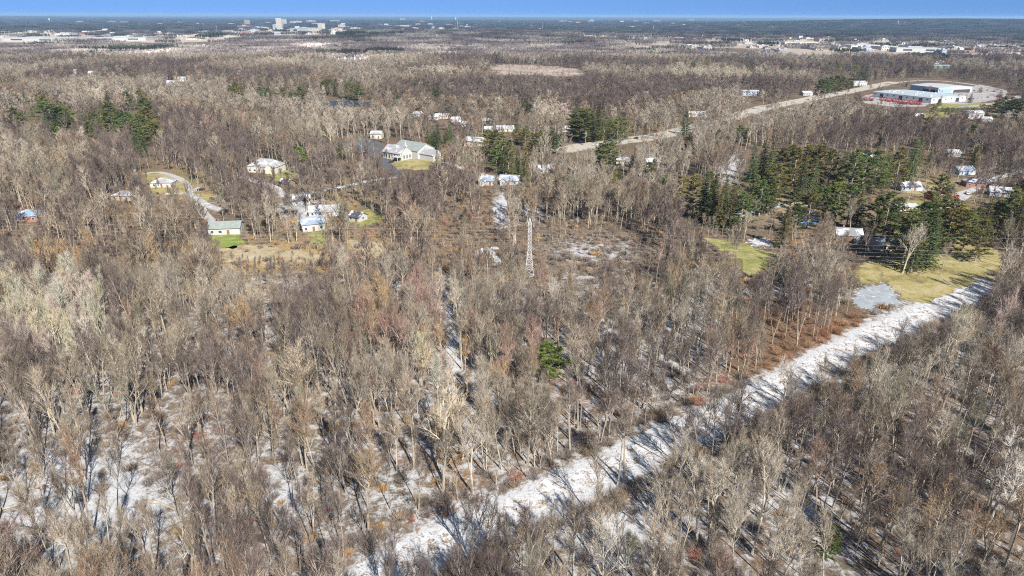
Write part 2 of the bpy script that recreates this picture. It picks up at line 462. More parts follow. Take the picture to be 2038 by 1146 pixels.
def mottled(name, stops, scale, scale2=None, rough=.9, spec=.1, snow=0.0):
    m, t, o = newmat(name); pos = geo_pos(t)
    n = noise_n(t, scale, 6, 0.78, pos, 0.5)
    c = ramp(t, stops, n)
    n2 = noise_n(t, scale2 or scale * 9, 4, 0.7, pos)
    c = mixc(t, c, ramp(t, [(0.3, (.74, .74, .74)), (0.7, (1.22, 1.22, 1.22))], n2), typ='MULTIPLY')
    if snow > 0:
        n3 = noise_n(t, 0.3, 6, 0.7, pos, 0.3)
        f = mathn(t, 'MULTIPLY_ADD', mathn(t, 'SUBTRACT', 0.26 + 0.5 * snow, n3), 16.0, 0.5)
        cl = t.nodes.new('ShaderNodeClamp'); t.links.new(f, cl.inputs[0])
        c = mixc(t, c, (.66, .67, .69), fac=cl.outputs[0])
    princ(t, o, c, rough, spec); return m

def sheet(name, poly, mat, z, wob=0.12, seed=0, sub=10):
    wob *= 1.9
    """a patch of ground with a ragged edge, a few centimetres over the soil"""
    pw = [P(*p) for p in poly]; n = len(pw); c = sum(pw, Vector()) / n
    rr = random.Random(seed + len(poly)); pts = []
    for i in range(n):
        a, b = pw[i], pw[(i + 1) % n]; L = (b - a).length
        for k in range(sub):
            q = a.lerp(b, k / sub); d = (q - c).normalized()
            q = q + d * (rr.uniform(-1, 1) * wob * L * 0.5)
            pts.append(q)
    mb = MB(); top = [(p.x, p.y, z) for p in pts]
    mb.poly(top)
    o = mb.build(name, mat); struct(o); return o

def ribbon(name, line, width, mat, z, ragged=0.0, seed=1, step=4.0):
    pw = [P(*p) for p in line]; rr = random.Random(seed)
    # densify with Catmull-Rom
    pts = []
    for i in range(len(pw) - 1):
        p0, p1, p2, p3 = pw[max(0, i - 1)], pw[i], pw[i + 1], pw[min(len(pw) - 1, i + 2)]
        k = max(2, int((p2 - p1).length / step))
        for q in range(k):
            t = q / k
            pts.append(0.5 * ((2 * p1) + (p2 - p0) * t + (2 * p0 - 5 * p1 + 4 * p2 - p3) * t * t + (3 * p1 - p0 - 3 * p2 + p3) * t ** 3))
    pts.append(pw[-1])
    mb = MB(); L = []; Rr = []
    def edge(p, o): return noise.noise(Vector((p.x / 6.5, p.y / 6.5, o))) * 1.3 + noise.noise(Vector((p.x / 1.9, p.y / 1.9, o))) * .9
    for i, p in enumerate(pts):
        d = (pts[min(i + 1, len(pts) - 1)] - pts[max(0, i - 1)]).normalized(); nrm = Vector((-d.y, d.x, 0))
        a = width / 2 + edge(p, 0) * ragged; b = width / 2 + edge(p, 50) * ragged
        L.append(p + nrm * a); Rr.append(p - nrm * b)
    for i in range(len(pts) - 1):
        mb.poly([(Rr[i].x, Rr[i].y, z), (Rr[i + 1].x, Rr[i + 1].y, z), (L[i + 1].x, L[i + 1].y, z), (L[i].x, L[i].y, z)])
    o = mb.build(name, mat); struct(o); return o, pts

M_GRASSY = mottled('dry_lawn', [(.36, (.18, .14, .07)), (.48, (.30, .26, .10)), (.62, (.40, .33, .19))], .09, .8, snow=.10)
M_GRASSG = mottled('green_lawn', [(.36, (.16, .15, .05)), (.5, (.25, .25, .08)), (.64, (.37, .30, .16))], .15, 1.1, snow=.12)
M_GREEN = mottled('fresh_lawn', [(.38, (.14, .18, .04)), (.5, (.19, .25, .05)), (.62, (.32, .29, .12))], .2, 1.4)
M_STRAW = mottled('straw_grass', [(.36, (.22, .165, .10)), (.48, (.36, .29, .18)), (.62, (.44, .37, .25))], .12, .9, snow=.06)
M_TAN = mottled('tan_field', [(.36, (.20, .15, .12)), (.46, (.34, .27, .22)), (.6, (.43, .36, .30))], .02, .12)
M_SNOW = mottled('trodden_snow', [(.36, (.22, .19, .16)), (.44, (.42, .42, .42)), (.6, (.55, .55, .56))], .4, 1.1)
M_ASPH = mottled('asphalt', [(.35, (.085, .085, .09)), (.65, (.15, .15, .155))], .2, 1.0)
M_ROAD = mottled('worn_concrete_road', [(.3, (.36, .33, .28)), (.7, (.47, .43, .37))], .1, .9)
M_DRIVE = mottled('pale_driveway', [(.3, (.33, .32, .30)), (.7, (.46, .45, .44))], .2, 1.0, snow=.3)
M_YARD = mottled('gravel_yard', [(.36, (.28, .26, .24)), (.62, (.42, .39, .37))], .06, .4, snow=.1)
def water(name, col, rough, snow=0.0):
    m, t, o = newmat(name); pos = geo_pos(t)
    n = noise_n(t, .25, 5, .7, pos, .8)
    c = ramp(t, [(.3, tuple(v * .75 for v in col)), (.7, tuple(v * 1.2 for v in col))], n)
    if snow:
        f = mathn(t, 'MULTIPLY_ADD', mathn(t, 'SUBTRACT', .26 + .5 * snow, noise_n(t, .5, 6, .75, pos)), 12, .5)
        cl = t.nodes.new('ShaderNodeClamp'); t.links.new(f, cl.inputs[0]); c = mixc(t, c, (.8, .83, .88), fac=cl.outputs[0])
    princ(t, o, c, rough, .5); return m

sheet('lawn', LAWNR, M_GRASSY, .06, seed=1); sheet('lawn', LAWNC, M_GRASSG, .06, seed=2)
sheet('meadow', MEADL, M_STRAW, .06, seed=3); sheet('meadow', MEADM, M_STRAW, .06, seed=4)
sheet('lawn', LAWN1, M_GREEN, .06, seed=5); sheet('lawn', LAWN2, M_GRASSG, .06, seed=6); sheet('lawn', LAWN3, M_GRASSG, .06, seed=7)
sheet('lawn', CHGR, M_GRASSY, .06, seed=8); sheet('parking_lot', LOT, M_ASPH, .10, .03, seed=9)
sheet('lawn', LAWN4, M_GRASSY, .06, seed=10); sheet('lawn', LAWN5, M_GRASSY, .06, seed=11); sheet('lawn', LAWN6, M_GRASSY, .06, seed=12)
sheet('lawn', LAWN7, M_GRASSG, .06, seed=13); sheet('lawn', LAWN8, M_GRASSG, .06, seed=14)
sheet('field', TANF, M_TAN, .10, .3, seed=15); sheet('field', FIELD2, M_TAN, .10, .1, seed=16)
sheet('gravel_yard', YARD, M_YARD, .10, .02, seed=17); sheet('parking_lot', YARD2, M_YARD, .10, .02, seed=18)
for i, g in enumerate((GRS1, GRS2, GRS3)): sheet('lawn', g, M_GRASSG, .06, .05, seed=19 + i)
M_MUD = mottled('pond_mud', [(.36, (.10, .08, .055)), (.6, (.24, .19, .13))], .4, 1.6, snow=.25)
for _pl, _k in ((POND, 1.16), (BPOND, 1.3), (DPOND, 1.06)):
    _cx = sum(p[0] for p in _pl) / len(_pl); _cy = sum(p[1] for p in _pl) / len(_pl)
    sheet('pond_bank', [(_cx + (a - _cx) * _k, _cy + (b - _cy) * _k) for a, b in _pl], M_MUD, .068, .22, seed=50)
sheet('frozen_pond', POND, water('pond_ice', (.33, .355, .37), .45, .25), .08, .16, seed=23)
sheet('frozen_pond', BPOND, water('blue_ice', (.06, .12, .30), .3, .32), .08, .08, seed=24)
sheet('pond', DPOND, water('dark_water', (.035, .05, .07), .2), .08, .05, seed=25)
ribbon('snow_drift', [(944,512),(958,498),(975,494),(994,494)], 3.2, M_SNOW, .07, 1.0, seed=26, step=.8); ribbon('snow_drift', [(968,495),(980,504),(990,516),(992,528)], 3.0, M_SNOW, .075, .9, seed=29, step=.8); sheet('snow_patch', SNOW3, mottled('far_snow', [(.3, (.5, .46, .42)), (.6, (.8, .8, .82))], .05, .4), .07, .2, seed=27)
sheet('snow_patch', SNOWSP, M_SNOW, .07, .3, seed=28)

# the snow-covered right-of-way with tufts of dark grass poking through
def path_mat():
    m, t, o = newmat('trodden_snow_track'); pos = geo_pos(t)
    n1 = noise_n(t, .55, 6, .75, pos, .5); n2 = noise_n(t, 2.6, 4, .7, pos)
    snow = ramp(t, [(.3, (.50, .51, .53)), (.6, (.60, .60, .61))], noise_n(t, .12, 3, .6, pos))
    e = mathn(t, 'ADD', mathn(t, 'MULTIPLY', n1, .6), mathn(t, 'MULTIPLY', n2, .4))
    tuft = ramp(t, [(.3, (.10, .075, .05)), (.7, (.30, .22, .13))], n2)
    f = mathn(t, 'MULTIPLY_ADD', mathn(t, 'SUBTRACT', e, .53), 14, .5)
    cl = t.nodes.new('ShaderNodeClamp'); t.links.new(f, cl.inputs[0])
    c = mixc(t, snow, tuft, fac=cl.outputs[0])
    d = diffuse(t, o, c)
    bp = t.nodes.new('ShaderNodeBump'); bp.inputs['Strength'].default_value = .6; bp.inputs['Distance'].default_value = .3
    t.links.new(e, bp.inputs['Height']); t.links.new(bp.outputs[0], d.inputs['Normal'])
    return m
ribbon('snowy_track', PATHC, 7.0, path_mat(), .07, ragged=2.4, seed=3, step=.7)
ribbon('road_verge', MAINRD, 25, M_STRAW, .05, 3, seed=4, step=4)
ribbon('main_road', MAINRD, 20, M_ROAD, .10, 0, seed=5, step=8)
mk = plain('road_paint', (.75, .72, .55), .6)
def marks():
    """the painted centre and lane lines of the main road, one sheet"""
    pw = [P(*p) for p in MAINRD]; mb = MB()
    for a, b in zip(pw[:-1], pw[1:]):
        d = (b - a); L = d.length; d.normalize(); n = Vector((-d.y, d.x, 0))
        for off, dash in ((-.2, 0), (.2, 0), (-4.6, 1), (4.6, 1), (-9.2, 0), (9.2, 0)):
            s = 0.0
            while s < L:
                e = min(L, s + (3.0 if dash else L))
                p0, p1 = a + d * s + n * off, a + d * e + n * off
                mb.poly([tuple(p0 - n * .08 + Vector((0, 0, .108))), tuple(p1 - n * .08 + Vector((0, 0, .108))), tuple(p1 + n * .08 + Vector((0, 0, .108))), tuple(p0 + n * .08 + Vector((0, 0, .108)))])
                s += 12.0 if dash else L + 1
    struct(mb.build('road_markings', mk))
marks()
for i, (nme, ln, w) in enumerate(ROADS):
    ribbon(nme, ln, w, M_ASPH if 'church' in nme else (M_YARD if nme in ('yard_road', 'side_street', 'farm_track') else M_DRIVE), .10 + .005 * (i % 4), .25, seed=30 + i, step=3)
#@@PART3
# ------------------------------------------------------------------ bare trees: prototypes
def perp(d, r):
    a = Vector((r.gauss(0, 1), r.gauss(0, 1), r.gauss(0, 1))); a -= d * a.dot(d)
    return a.normalized() if a.length > 1e-4 else Vector((1, 0, 0))

def grow_tree(seed, H=20.0, lod=0, form='round', lean=0.0, fork=False):
    """a bare forest tree: wood (trunk, limbs) and twigs. lod 0 near, 1 middle, 2 far"""
    r = random.Random(seed); wood = MB(); tw = MB()
    ns = (3, 3, 3)[lod] + (2 if lod == 0 else 0)
    rb = H * (r.uniform(.011, .016) if lod < 2 else .010)
    first = {'round': .46, 'tall': .58, 'wide': .34, 'vase': .40}[form]
    spread = {'round': .80, 'tall': .50, 'wide': 1.10, 'vase': .88}[form]
    nl = {0: 15, 1: 11, 2: 9}[lod]
    trad = {0: .019, 1: .038, 2: .085}[lod]
    nb = {0: 8, 1: 6, 2: 4}[lod]
    nt_ = {0: 6, 1: 6, 2: 4}[lod]
    def chain(p, d, L, ra, rb_, nseg, wob, up, mb, k):
        pts = [p.copy()]; seg = L / nseg
        for i in range(nseg):
            d = (d + perp(d, r) * wob + Vector((0, 0, up))).normalized()
            q = p + d * seg
            a = ra + (rb_ - ra) * i / nseg; b = ra + (rb_ - ra) * (i + 1) / nseg
            mb.tube(p, q, a, b, k)
            p = q; pts.append(p.copy())
        return pts, d
    def along(pts, f):
        x = f * (len(pts) - 1); i = min(int(x), len(pts) - 2); return pts[i].lerp(pts[i + 1], x - i), (pts[i + 1] - pts[i]).normalized()
    def twigs(pts, L, n):
        for i in range(n):
            f = r.uniform(.15, 1.0); p, d = along(pts, f)
            d2 = (d * r.uniform(.3, 1) + perp(d, r) * r.uniform(.5, 1.1) + Vector((0, 0, .35))).normalized()
            l = L * r.uniform(.6, 1.3)
            tw.spike(p, p + d2 * l, trad * r.uniform(.7, 1.25))
        p, d = along(pts, 1.0); tw.spike(p - d * .1, p + d * L, trad * 1.2)
    d0 = Vector((r.gauss(0, .04) + lean, r.gauss(0, .04), 1)).normalized()
    trunks = []
    if fork:
        fh = H * r.uniform(.12, .3)
        t0, dd = chain(Vector((0, 0, -.3)), d0, fh, rb, rb * .85, 2, .02, .02, wood, ns)
        for s in range(r.choice((2, 2, 3))):
            dv = (dd + perp(Vector((0, 0, 1)), r) * .22).normalized()
            tr, _ = chain(t0[-1], dv, (H - fh) * r.uniform(.8, .93), rb * .65, rb * .10, 7, .07, .05, wood, ns); trunks.append(tr)
    else:
        tr, _ = chain(Vector((0, 0, -.3)), d0, H * .93, rb, rb * .12, 8, .05, .03, wood, ns); trunks.append(tr)
    for tr in trunks:
        n = nl if len(trunks) == 1 else max(4, int(nl / len(trunks)) + 2)
        base_f = first if not fork else first * .6
        phi = r.uniform(0, 6.28)
        for i in range(n):
            f = base_f + (0.97 - base_f) * ((i + r.uniform(0, .8)) / n)
            p, d = along(tr, f); phi += 2.4 + r.uniform(-.5, .5)
            out_ = Vector((math.cos(phi), math.sin(phi), 0))
            g = (f - base_f) / (1 - base_f)
            L = H * (.34 * spread * (1 - .62 * g) * r.uniform(.75, 1.2)) * (1 if not fork else .8)
            dv = (out_ * (.85 - .30 * g) + Vector((0, 0, .95 + .5 * g))).normalized()
            lim, dl = chain(p, dv, L, rb * (.42 - .25 * g), trad * 1.2, 4 if lod < 2 else 2, .13, .07, wood, 4 if lod == 0 else 3)
            m = max(2, int(nb * (.6 + L / (H * .34))))
            for j in range(m):
                fb = .25 + .75 * (j + r.random()) / m
                pb, db = along(lim, min(1, fb))
                db2 = (db * .8 + perp(db, r) * .70 + Vector((0, 0, .42))).normalized()
                Lb = L * (.50 - .22 * fb) * r.uniform(.7, 1.3) + .5
                if lod < 2:
                    br, _ = chain(pb, db2, Lb, trad * 1.9, trad * .9, 2, .15, .06, tw, 3)
                    twigs(br, H * .055, nt_)
                else:
                    tw.spike(pb, pb + db2 * Lb * 1.3, trad * 1.1)
                    for _k in range(nt_):
                        q = pb + db2 * Lb * r.uniform(.1, .9)
                        tw.spike(q, q + (db2 * .6 + perp(db2, r) * .8 + Vector((0, 0, .4))).normalized() * H * .085, trad)
            if lod < 2: twigs(lim, H * .055, nt_)
        twigs(tr[-3:], H * .06, nt_ * 2)
    return wood, tw

def shrub(seed, H=2.5, lod=0):
    r = random.Random(seed); tw = MB(); n = 70 if lod == 0 else 28; rad = .022 if lod == 0 else .06
    for i in range(n):
        a = r.uniform(0, 6.28); s = abs(r.gauss(0, .5)); b = Vector((math.cos(a) * s, math.sin(a) * s, -.05))
        d = Vector((math.cos(a) * r.uniform(.1, .8), math.sin(a) * r.uniform(.1, .8), 1)).normalized()
        m = b + d * H * r.uniform(.35, .6)
        tw.tube(b, m, rad * 1.1, rad * .8, 3)
        for k in range(4):
            d2 = (d + perp(d, r) * .6).normalized(); tw.spike(m, m + d2 * H * r.uniform(.25, .5), rad * .8)
    return tw

NEAR_FORMS = [('round', 0, False), ('tall', .03, False), ('wide', 0, False), ('vase', -.03, True), ('tall', .02, False), ('round', -.05, True),
              ('round', .06, False), ('vase', 0, False), ('wide', .05, True), ('tall', -.04, True), ('round', 0, False), ('tall', 0, False)]
near_wood, near_twig, near_join = [], [], []
def raw(name, me):
    """a mesh source for the scattered woods; not itself in the scene"""
    return bpy.data.objects.new(name, me)
for i, (f, ln, fk) in enumerate(NEAR_FORMS):
    w, t_ = grow_tree(100 + i, 20, 0, f, ln, fk)
    near_wood.append(w.mesh('tree_wood', MAT_BARK)); near_twig.append(t_.mesh('tree_twigs', MAT_TWIG))
def joined(w, t_, name):
    j = MB(); j.v = w.v + t_.v; n = len(w.v)
    j.f = w.f + [tuple(k + n for k in f) for f in t_.f]; j.m = [0] * len(w.f) + [1] * len(t_.f)
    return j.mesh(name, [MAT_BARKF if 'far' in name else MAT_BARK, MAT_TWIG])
srcs = []
for i, (f, ln, fk) in enumerate(NEAR_FORMS):
    w, t_ = grow_tree(100 + i, 20, 0, f, ln, fk); srcs.append(raw('src', joined(w, t_, 'woodland_tree')))
for i, (f, ln, fk) in enumerate(NEAR_FORMS[:8]):
    w, t_ = grow_tree(300 + i, 20, 1, f, ln, fk); srcs.append(raw('src', joined(w, t_, 'woodland_tree_mid')))
for i, (f, ln, fk) in enumerate(NEAR_FORMS[:6]):
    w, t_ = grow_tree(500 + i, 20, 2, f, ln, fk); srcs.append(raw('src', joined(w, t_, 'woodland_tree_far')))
N_NEAR, N_MID, N_FAR = 12, 8, 6

TINTS = [((.36, .31, .25), 5), ((.42, .36, .275), 5), ((.29, .245, .20), 3.5), ((.49, .43, .34), 3.5), ((.36, .27, .20), 1.6), ((.42, .32, .21), 1.0), ((.37, .26, .215), .5), ((.56, .52, .44), 1.2), ((.29, .29, .22), 1.6)]
TW = sum(w for _, w in TINTS)
TINTS = [(tuple((v * .96 + sum(c) / 3 * .04) * .92 for v in c), w) for c, w in TINTS]
TINTS += [((.20, .17, .145), 2.0), ((.25, .22, .19), 1.6), ((.34, .24, .17), 1.0)]
TW = sum(w for _, w in TINTS)
def pick_tint(r, macro):
    if macro > .13 and r.random() < .8: c = r.choice(((.50, .46, .385), (.45, .415, .35), (.41, .37, .31)))
    elif macro < -.07 and r.random() < .85: c = r.choice(((.20, .165, .155), (.23, .19, .175), (.185, .155, .145)))
    else:
        k = r.uniform(0, TW)
        for c, w in TINTS:
            k -= w
            if k <= 0: break
    b = r.uniform(.66, 1.25)
    return (c[0] * b, c[1] * b, c[2] * b)
def macro_at(x, y):
    return noise.noise(Vector((x / 190.0, y / 260.0, 3.1)))

# pale stands seen in the middle distance (photograph pixels)
PALE = [(300,118,160,12),(700,128,120,8),(560,137,60,8),(1380,160,60,16),(1440,165,80,14),(880,160,70,8),(230,215,60,14),(110,690,150,100),(1290,125,70,5),(620,98,60,6),(1090,250,40,20),(870,815,60,60),(1890,730,90,40),(1880,960,70,60)]
def pale_at(px, py):
    return max(math.exp(-((px - a) / c) ** 2 - ((py - b) / d) ** 2) for a, b, c, d in PALE)
# redder crowns in the near wood
REDS = [(930,720,30,25),(830,660,50,30),(770,760,40,25),(1050,780,50,30),(1120,760,30,30),(1450,760,40,20),(600,268,30,15)]
ORNG = [(870,770,60,30),(430,575,90,18),(900,930,40,60),(500,700,40,25),(1000,820,30,30),(140,560,60,20),(760,690,60,30)]
def blob(l, px, py): return max(math.exp(-((px - a) / c) ** 2 - ((py - b) / d) ** 2) for a, b, c, d in l)

def scatter(name, pts, sources, density_note=None):
    """pts: (x, y, z, rotz, leanx, leany, scale_xy, scale_z, index, tint). One object; geometry nodes set a tree on every point"""
    n = len(pts); me = bpy.data.meshes.new(name)
    me.vertices.add(n)
    A = np.array([[*p[:9], *p[9]] for p in pts], dtype=np.float32)
    me.vertices.foreach_set('co', A[:, 0:3].ravel())
    def attr(nm, typ, key, data):
        me.attributes.new(nm, typ, 'POINT').data.foreach_set(key, np.ascontiguousarray(data).ravel())
    attr('rot', 'FLOAT_VECTOR', 'vector', np.stack([A[:, 4], A[:, 5], A[:, 3]], 1))
    attr('scl', 'FLOAT_VECTOR', 'vector', np.stack([A[:, 6], A[:, 6], A[:, 7]], 1))
    attr('pick', 'INT', 'value', A[:, 8].astype(np.int32))
    attr('tint', 'FLOAT_COLOR', 'color', np.concatenate([A[:, 9:12], np.ones((n, 1), np.float32)], 1))
    o = bpy.data.objects.new(name, me); COL.objects.link(o)
    ng = bpy.data.node_groups.new(name, 'GeometryNodeTree')
    ng.interface.new_socket('Geometry', in_out='INPUT', socket_type='NodeSocketGeometry')
    ng.interface.new_socket('Geometry', in_out='OUTPUT', socket_type='NodeSocketGeometry')
    gi = ng.nodes.new('NodeGroupInput'); go = ng.nodes.new('NodeGroupOutput')
    iop = ng.nodes.new('GeometryNodeInstanceOnPoints')
    m2p = ng.nodes.new('GeometryNodeMeshToPoints')
    jn = ng.nodes.new('GeometryNodeJoinGeometry')
    for s in reversed(sources):
        oi = ng.nodes.new('GeometryNodeObjectInfo'); oi.inputs[0].default_value = s
        g2 = ng.nodes.new('GeometryNodeGeometryToInstance')
        ng.links.new(oi.outputs['Geometry'], g2.inputs[0]); ng.links.new(g2.outputs[0], jn.inputs[0])
    def na(nm, dt):
        a = ng.nodes.new('GeometryNodeInputNamedAttribute'); a.data_type = dt; a.inputs[0].default_value = nm; return a.outputs[0]
    ng.links.new(gi.outputs[0], m2p.inputs['Mesh']); ng.links.new(m2p.outputs[0], iop.inputs['Points'])
    ng.links.new(jn.outputs[0], iop.inputs['Instance']); iop.inputs['Pick Instance'].default_value = True
    ng.links.new(na('pick', 'INT'), iop.inputs['Instance Index'])
    ng.links.new(na('rot', 'FLOAT_VECTOR'), iop.inputs['Rotation']); ng.links.new(na('scl', 'FLOAT_VECTOR'), iop.inputs['Scale'])
    ng.links.new(iop.outputs[0], go.inputs[0])
    md = o.modifiers.new('scatter', 'NODES'); md.node_group = ng
    return stuff(o)

# ------------------------------------------------------------------ evergreens: where they stand (base px, base py, top py, kind)
# kind: p = broad pine, s = spruce, g = bright green pine
EVG = [(1090,757,678,'g'),(1640,1118,1034,'d'),(1557,492,414,'s'),(1580,470,408,'p'),
 (1352,405,352,'p'),(1378,428,352,'p'),(1398,440,350,'p'),(1415,448,356,'p'),(1432,455,370,'s'),(1450,458,380,'p'),(1472,460,386,'p'),(1440,420,360,'p'),(1466,415,372,'p'),
 (1408,410,345,'p'),(1510,430,362,'p'),(1530,425,356,'p'),(1545,395,330,'p'),(1500,400,350,'p'),
 (1495,362,292,'s'),(1515,355,268,'s'),(1530,360,258,'s'),(1528,385,300,'s'),(1550,372,300,'p'),(1575,380,290,'p'),(1600,372,280,'p'),(1622,375,285,'p'),(1590,400,320,'s'),(1612,398,318,'s'),
 (1645,385,300,'p'),(1668,390,306,'s'),(1690,392,296,'p'),(1712,388,305,'p'),(1735,386,300,'p'),(1758,375,300,'p'),(1780,372,298,'p'),(1700,360,300,'p'),(1820,350,262,'s'),(1810,360,280,'s'),(1845,345,300,'s'),
 (1640,435,374,'p'),(1662,440,368,'p'),(1684,452,370,'p'),(1702,458,380,'s'),(1655,420,366,'g'),(1632,408,370,'g'),
 (1738,470,392,'p'),(1755,478,386,'p'),(1772,480,398,'s'),(1795,528,420,'p'),(1820,520,400,'p'),(1838,515,392,'p'),(1846,470,396,'p'),(1862,480,400,'p'),(1880,496,400,'p'),(1895,490,408,'p'),(1812,540,440,'p'),(1842,532,430,'p'),
 (1915,500,420,'p'),(1935,480,410,'s'),(1955,475,398,'s'),(1975,470,400,'p'),(1996,478,392,'p'),(2015,485,398,'s'),(2035,480,372,'s'),(2060,470,380,'s'),(1940,520,440,'p'),(2005,450,372,'s'),(2030,440,364,'p'),
 (1142,276,216,'s'),(1152,280,214,'p'),(1165,284,218,'p'),(1178,282,210,'s'),(1190,276,206,'s'),(1200,280,222,'s'),(1212,276,240,'p'),(1228,282,236,'p'),(1240,278,238,'p'),(1218,268,234,'s'),(1284,268,248,'s'),(1308,262,246,'s'),
 (972,310,262,'p'),(985,322,264,'p'),(1000,330,268,'p'),(1012,336,286,'p'),(1030,352,300,'s'),(1045,362,302,'s'),(1020,360,308,'s'),(1002,348,300,'s'),(988,344,296,'p'),(1060,300,266,'p'),(1078,302,262,'p'),(1095,304,262,'p'),(1110,306,270,'p'),(1045,290,258,'p'),(1030,285,255,'p'),(1050,330,290,'p'),
 (862,298,252,'s'),(872,300,250,'s'),(890,294,256,'s'),(896,290,248,'s'),(852,300,262,'s'),(668,315,284,'s'),(682,314,286,'s'),(676,316,284,'s'),(598,325,294,'g'),(590,322,298,'g'),(610,322,300,'s'),(870,330,302,'s'),(882,332,306,'p'),
 (277,355,332,'s'),(1202,335,285,'p'),(1214,345,282,'p'),(1195,330,288,'p'),(1262,330,296,'s'),(1256,345,310,'s'),(1218,372,340,'p'),(1300,345,318,'p'),(1290,365,325,'p'),(1325,375,345,'g'),(1145,345,325,'p'),(1232,360,330,'s'),
 (1380,318,290,'p'),(1470,285,252,'p'),(1485,290,258,'p'),(1362,268,225,'s'),(1428,292,262,'p'),(1370,300,270,'p'),(1750,290,262,'s'),(1960,310,285,'p'),(1940,320,292,'p'),(1990,345,320,'p'),
 (36,204,190,'p'),(50,205,190,'p'),(62,206,192,'p'),(82,208,188,'p'),(90,210,190,'p'),(98,258,208,'p'),(108,262,212,'p'),(70,252,216,'s'),(20,252,222,'p'),(34,255,218,'p'),(132,246,212,'s'),(46,256,226,'p'),
 (190,262,225,'p'),(214,262,224,'s'),(228,264,228,'p'),(248,262,224,'p'),(262,268,226,'p'),(282,270,230,'p'),(268,282,244,'p'),(305,285,242,'p'),(312,290,244,'p'),(272,300,262,'s'),(288,312,258,'s'),
 (265,160,138,'p'),(240,155,138,'s'),(228,155,145,'s'),(208,156,146,'s'),(174,148,132,'s'),(388,195,174,'s'),(380,194,178,'s'),(470,195,166,'p'),(460,198,172,'p'),(480,200,174,'p'),(332,224,212,'s'),(255,155,136,'p'),
 (520,200,175,'p'),(535,202,178,'p'),(548,196,180,'p'),(565,204,178,'p'),(580,205,184,'p'),(600,208,176,'p'),(615,206,182,'p'),(655,188,160,'p'),(645,190,164,'p'),(668,192,168,'s'),(694,196,166,'p'),(706,200,170,'p'),(715,200,174,'g'),(568,180,165,'s'),
 (790,208,178,'s'),(788,215,186,'s'),(850,195,178,'p'),(862,198,176,'p'),(870,200,180,'p'),(888,205,184,'p'),(755,268,250,'s'),(762,272,252,'s'),(1045,222,200,'p'),(1052,228,208,'p'),(1035,225,212,'p'),
 (1385,112,104,'s'),(1360,105,94,'p'),(1370,108,96,'p'),(1322,116,108,'p'),(1380,140,122,'s'),(1420,110,102,'s'),(1475,120,104,'s'),(1490,128,116,'p'),(1525,126,118,'p'),
 (1630,188,160,'p'),(1640,190,158,'p'),(1650,188,156,'p'),(1662,186,154,'p'),(1675,182,156,'p'),(1688,180,158,'p'),(1700,158,132,'p'),(1712,160,130,'s'),(1720,160,134,'s'),(1650,145,126,'p'),(1665,148,128,'p'),(1690,148,132,'p'),(1708,174,162,'s'),(1696,174,164,'s'),(1740,152,138,'p'),
 (1804,172,162,'s'),(1930,205,186,'s'),(1870,210,192,'s'),(1864,214,200,'s'),(1905,202,188,'s'),(1950,185,175,'p'),(1985,212,182,'s'),(1992,232,196,'p'),(2008,236,198,'p'),(2022,238,200,'p'),(2034,240,202,'p'),(1995,225,205,'p'),(1883,232,215,'p'),(1955,222,208,'p'),(1965,226,210,'p'),(1980,228,204,'p'),(1962,145,125,'s'),(1988,140,126,'p'),(1980,138,128,'p'),
 (1835,88,76,'p'),(1735,86,72,'s'),(1865,92,80,'p'),(2000,148,128,'p')]
_re = random.Random(99)
for _i in range(40):
    _x, _y = (_re.uniform(1500, 2030), _re.uniform(330, 500)) if _i < 16 else (_re.uniform(10, 330), _re.uniform(200, 285))
    if inpoly(_x, _y, LAWNR) or any(inpoly(_x, _y, _p) for _p in (LAWN6, LAWN7, BPOND, LAWNC)): continue
    _hh = 19 * .92 * FPX / project(*P(_x, _y))[2]; EVG.append((_x, _y, _y - _hh * _re.uniform(.75, 1.15), _re.choice('ppppps')))
for _i in range(52):
    _x = _re.uniform(1345, 1720) if _i < 36 else _re.choice((_re.uniform(20, 900), _re.uniform(1750, 2030))); _y = _re.uniform(104, 158) if _i < 36 else _re.uniform(150, 300)
    if 1790 < _x < 2000 and 160 < _y < 235: continue
    _hh = 14 * .92 * FPX / project(*P(_x, _y))[2]; EVG.append((_x, _y, _y - _hh * _re.uniform(.8, 1.25), _re.choice('pps')))
EV_SPOTS = []
for bx, by, ty, k in EVG:
    if k == 'p' and 330 < by < 560 and _re.random() < .1: k = 's'; ty -= (by - ty) * .12
    p = P(bx, by); dz = project(p.x, p.y, 0)[2]
    h = (by - ty) * dz / FPX / UPV.z
    h = max(5.0, min(27.0, h))
    EV_SPOTS.append((p.x, p.y, h, k, bx, by))

# the small box that keeps woods off houses, evergreens and the like
blockers = []   # (x, y, radius)
for x, y, h, k, *_ in EV_SPOTS: blockers.append((x, y, 3.2))
for x, y, *_ in EV_SPOTS[:2]:
    for q in (0, 6, 11, 16, 22): blockers.append((x + .43 * q, y - .9 * q, 5.2)); blockers.append((x, y - q, 4.8))
#@@PART4
# ------------------------------------------------------------------ buildings
def quad_slab(mb, p, t):                      # a roof plane given by four corners, thickened downwards
    mb.quadbox([(a[0], a[1], a[2] - t) for a in p] + [tuple(a) for a in p])

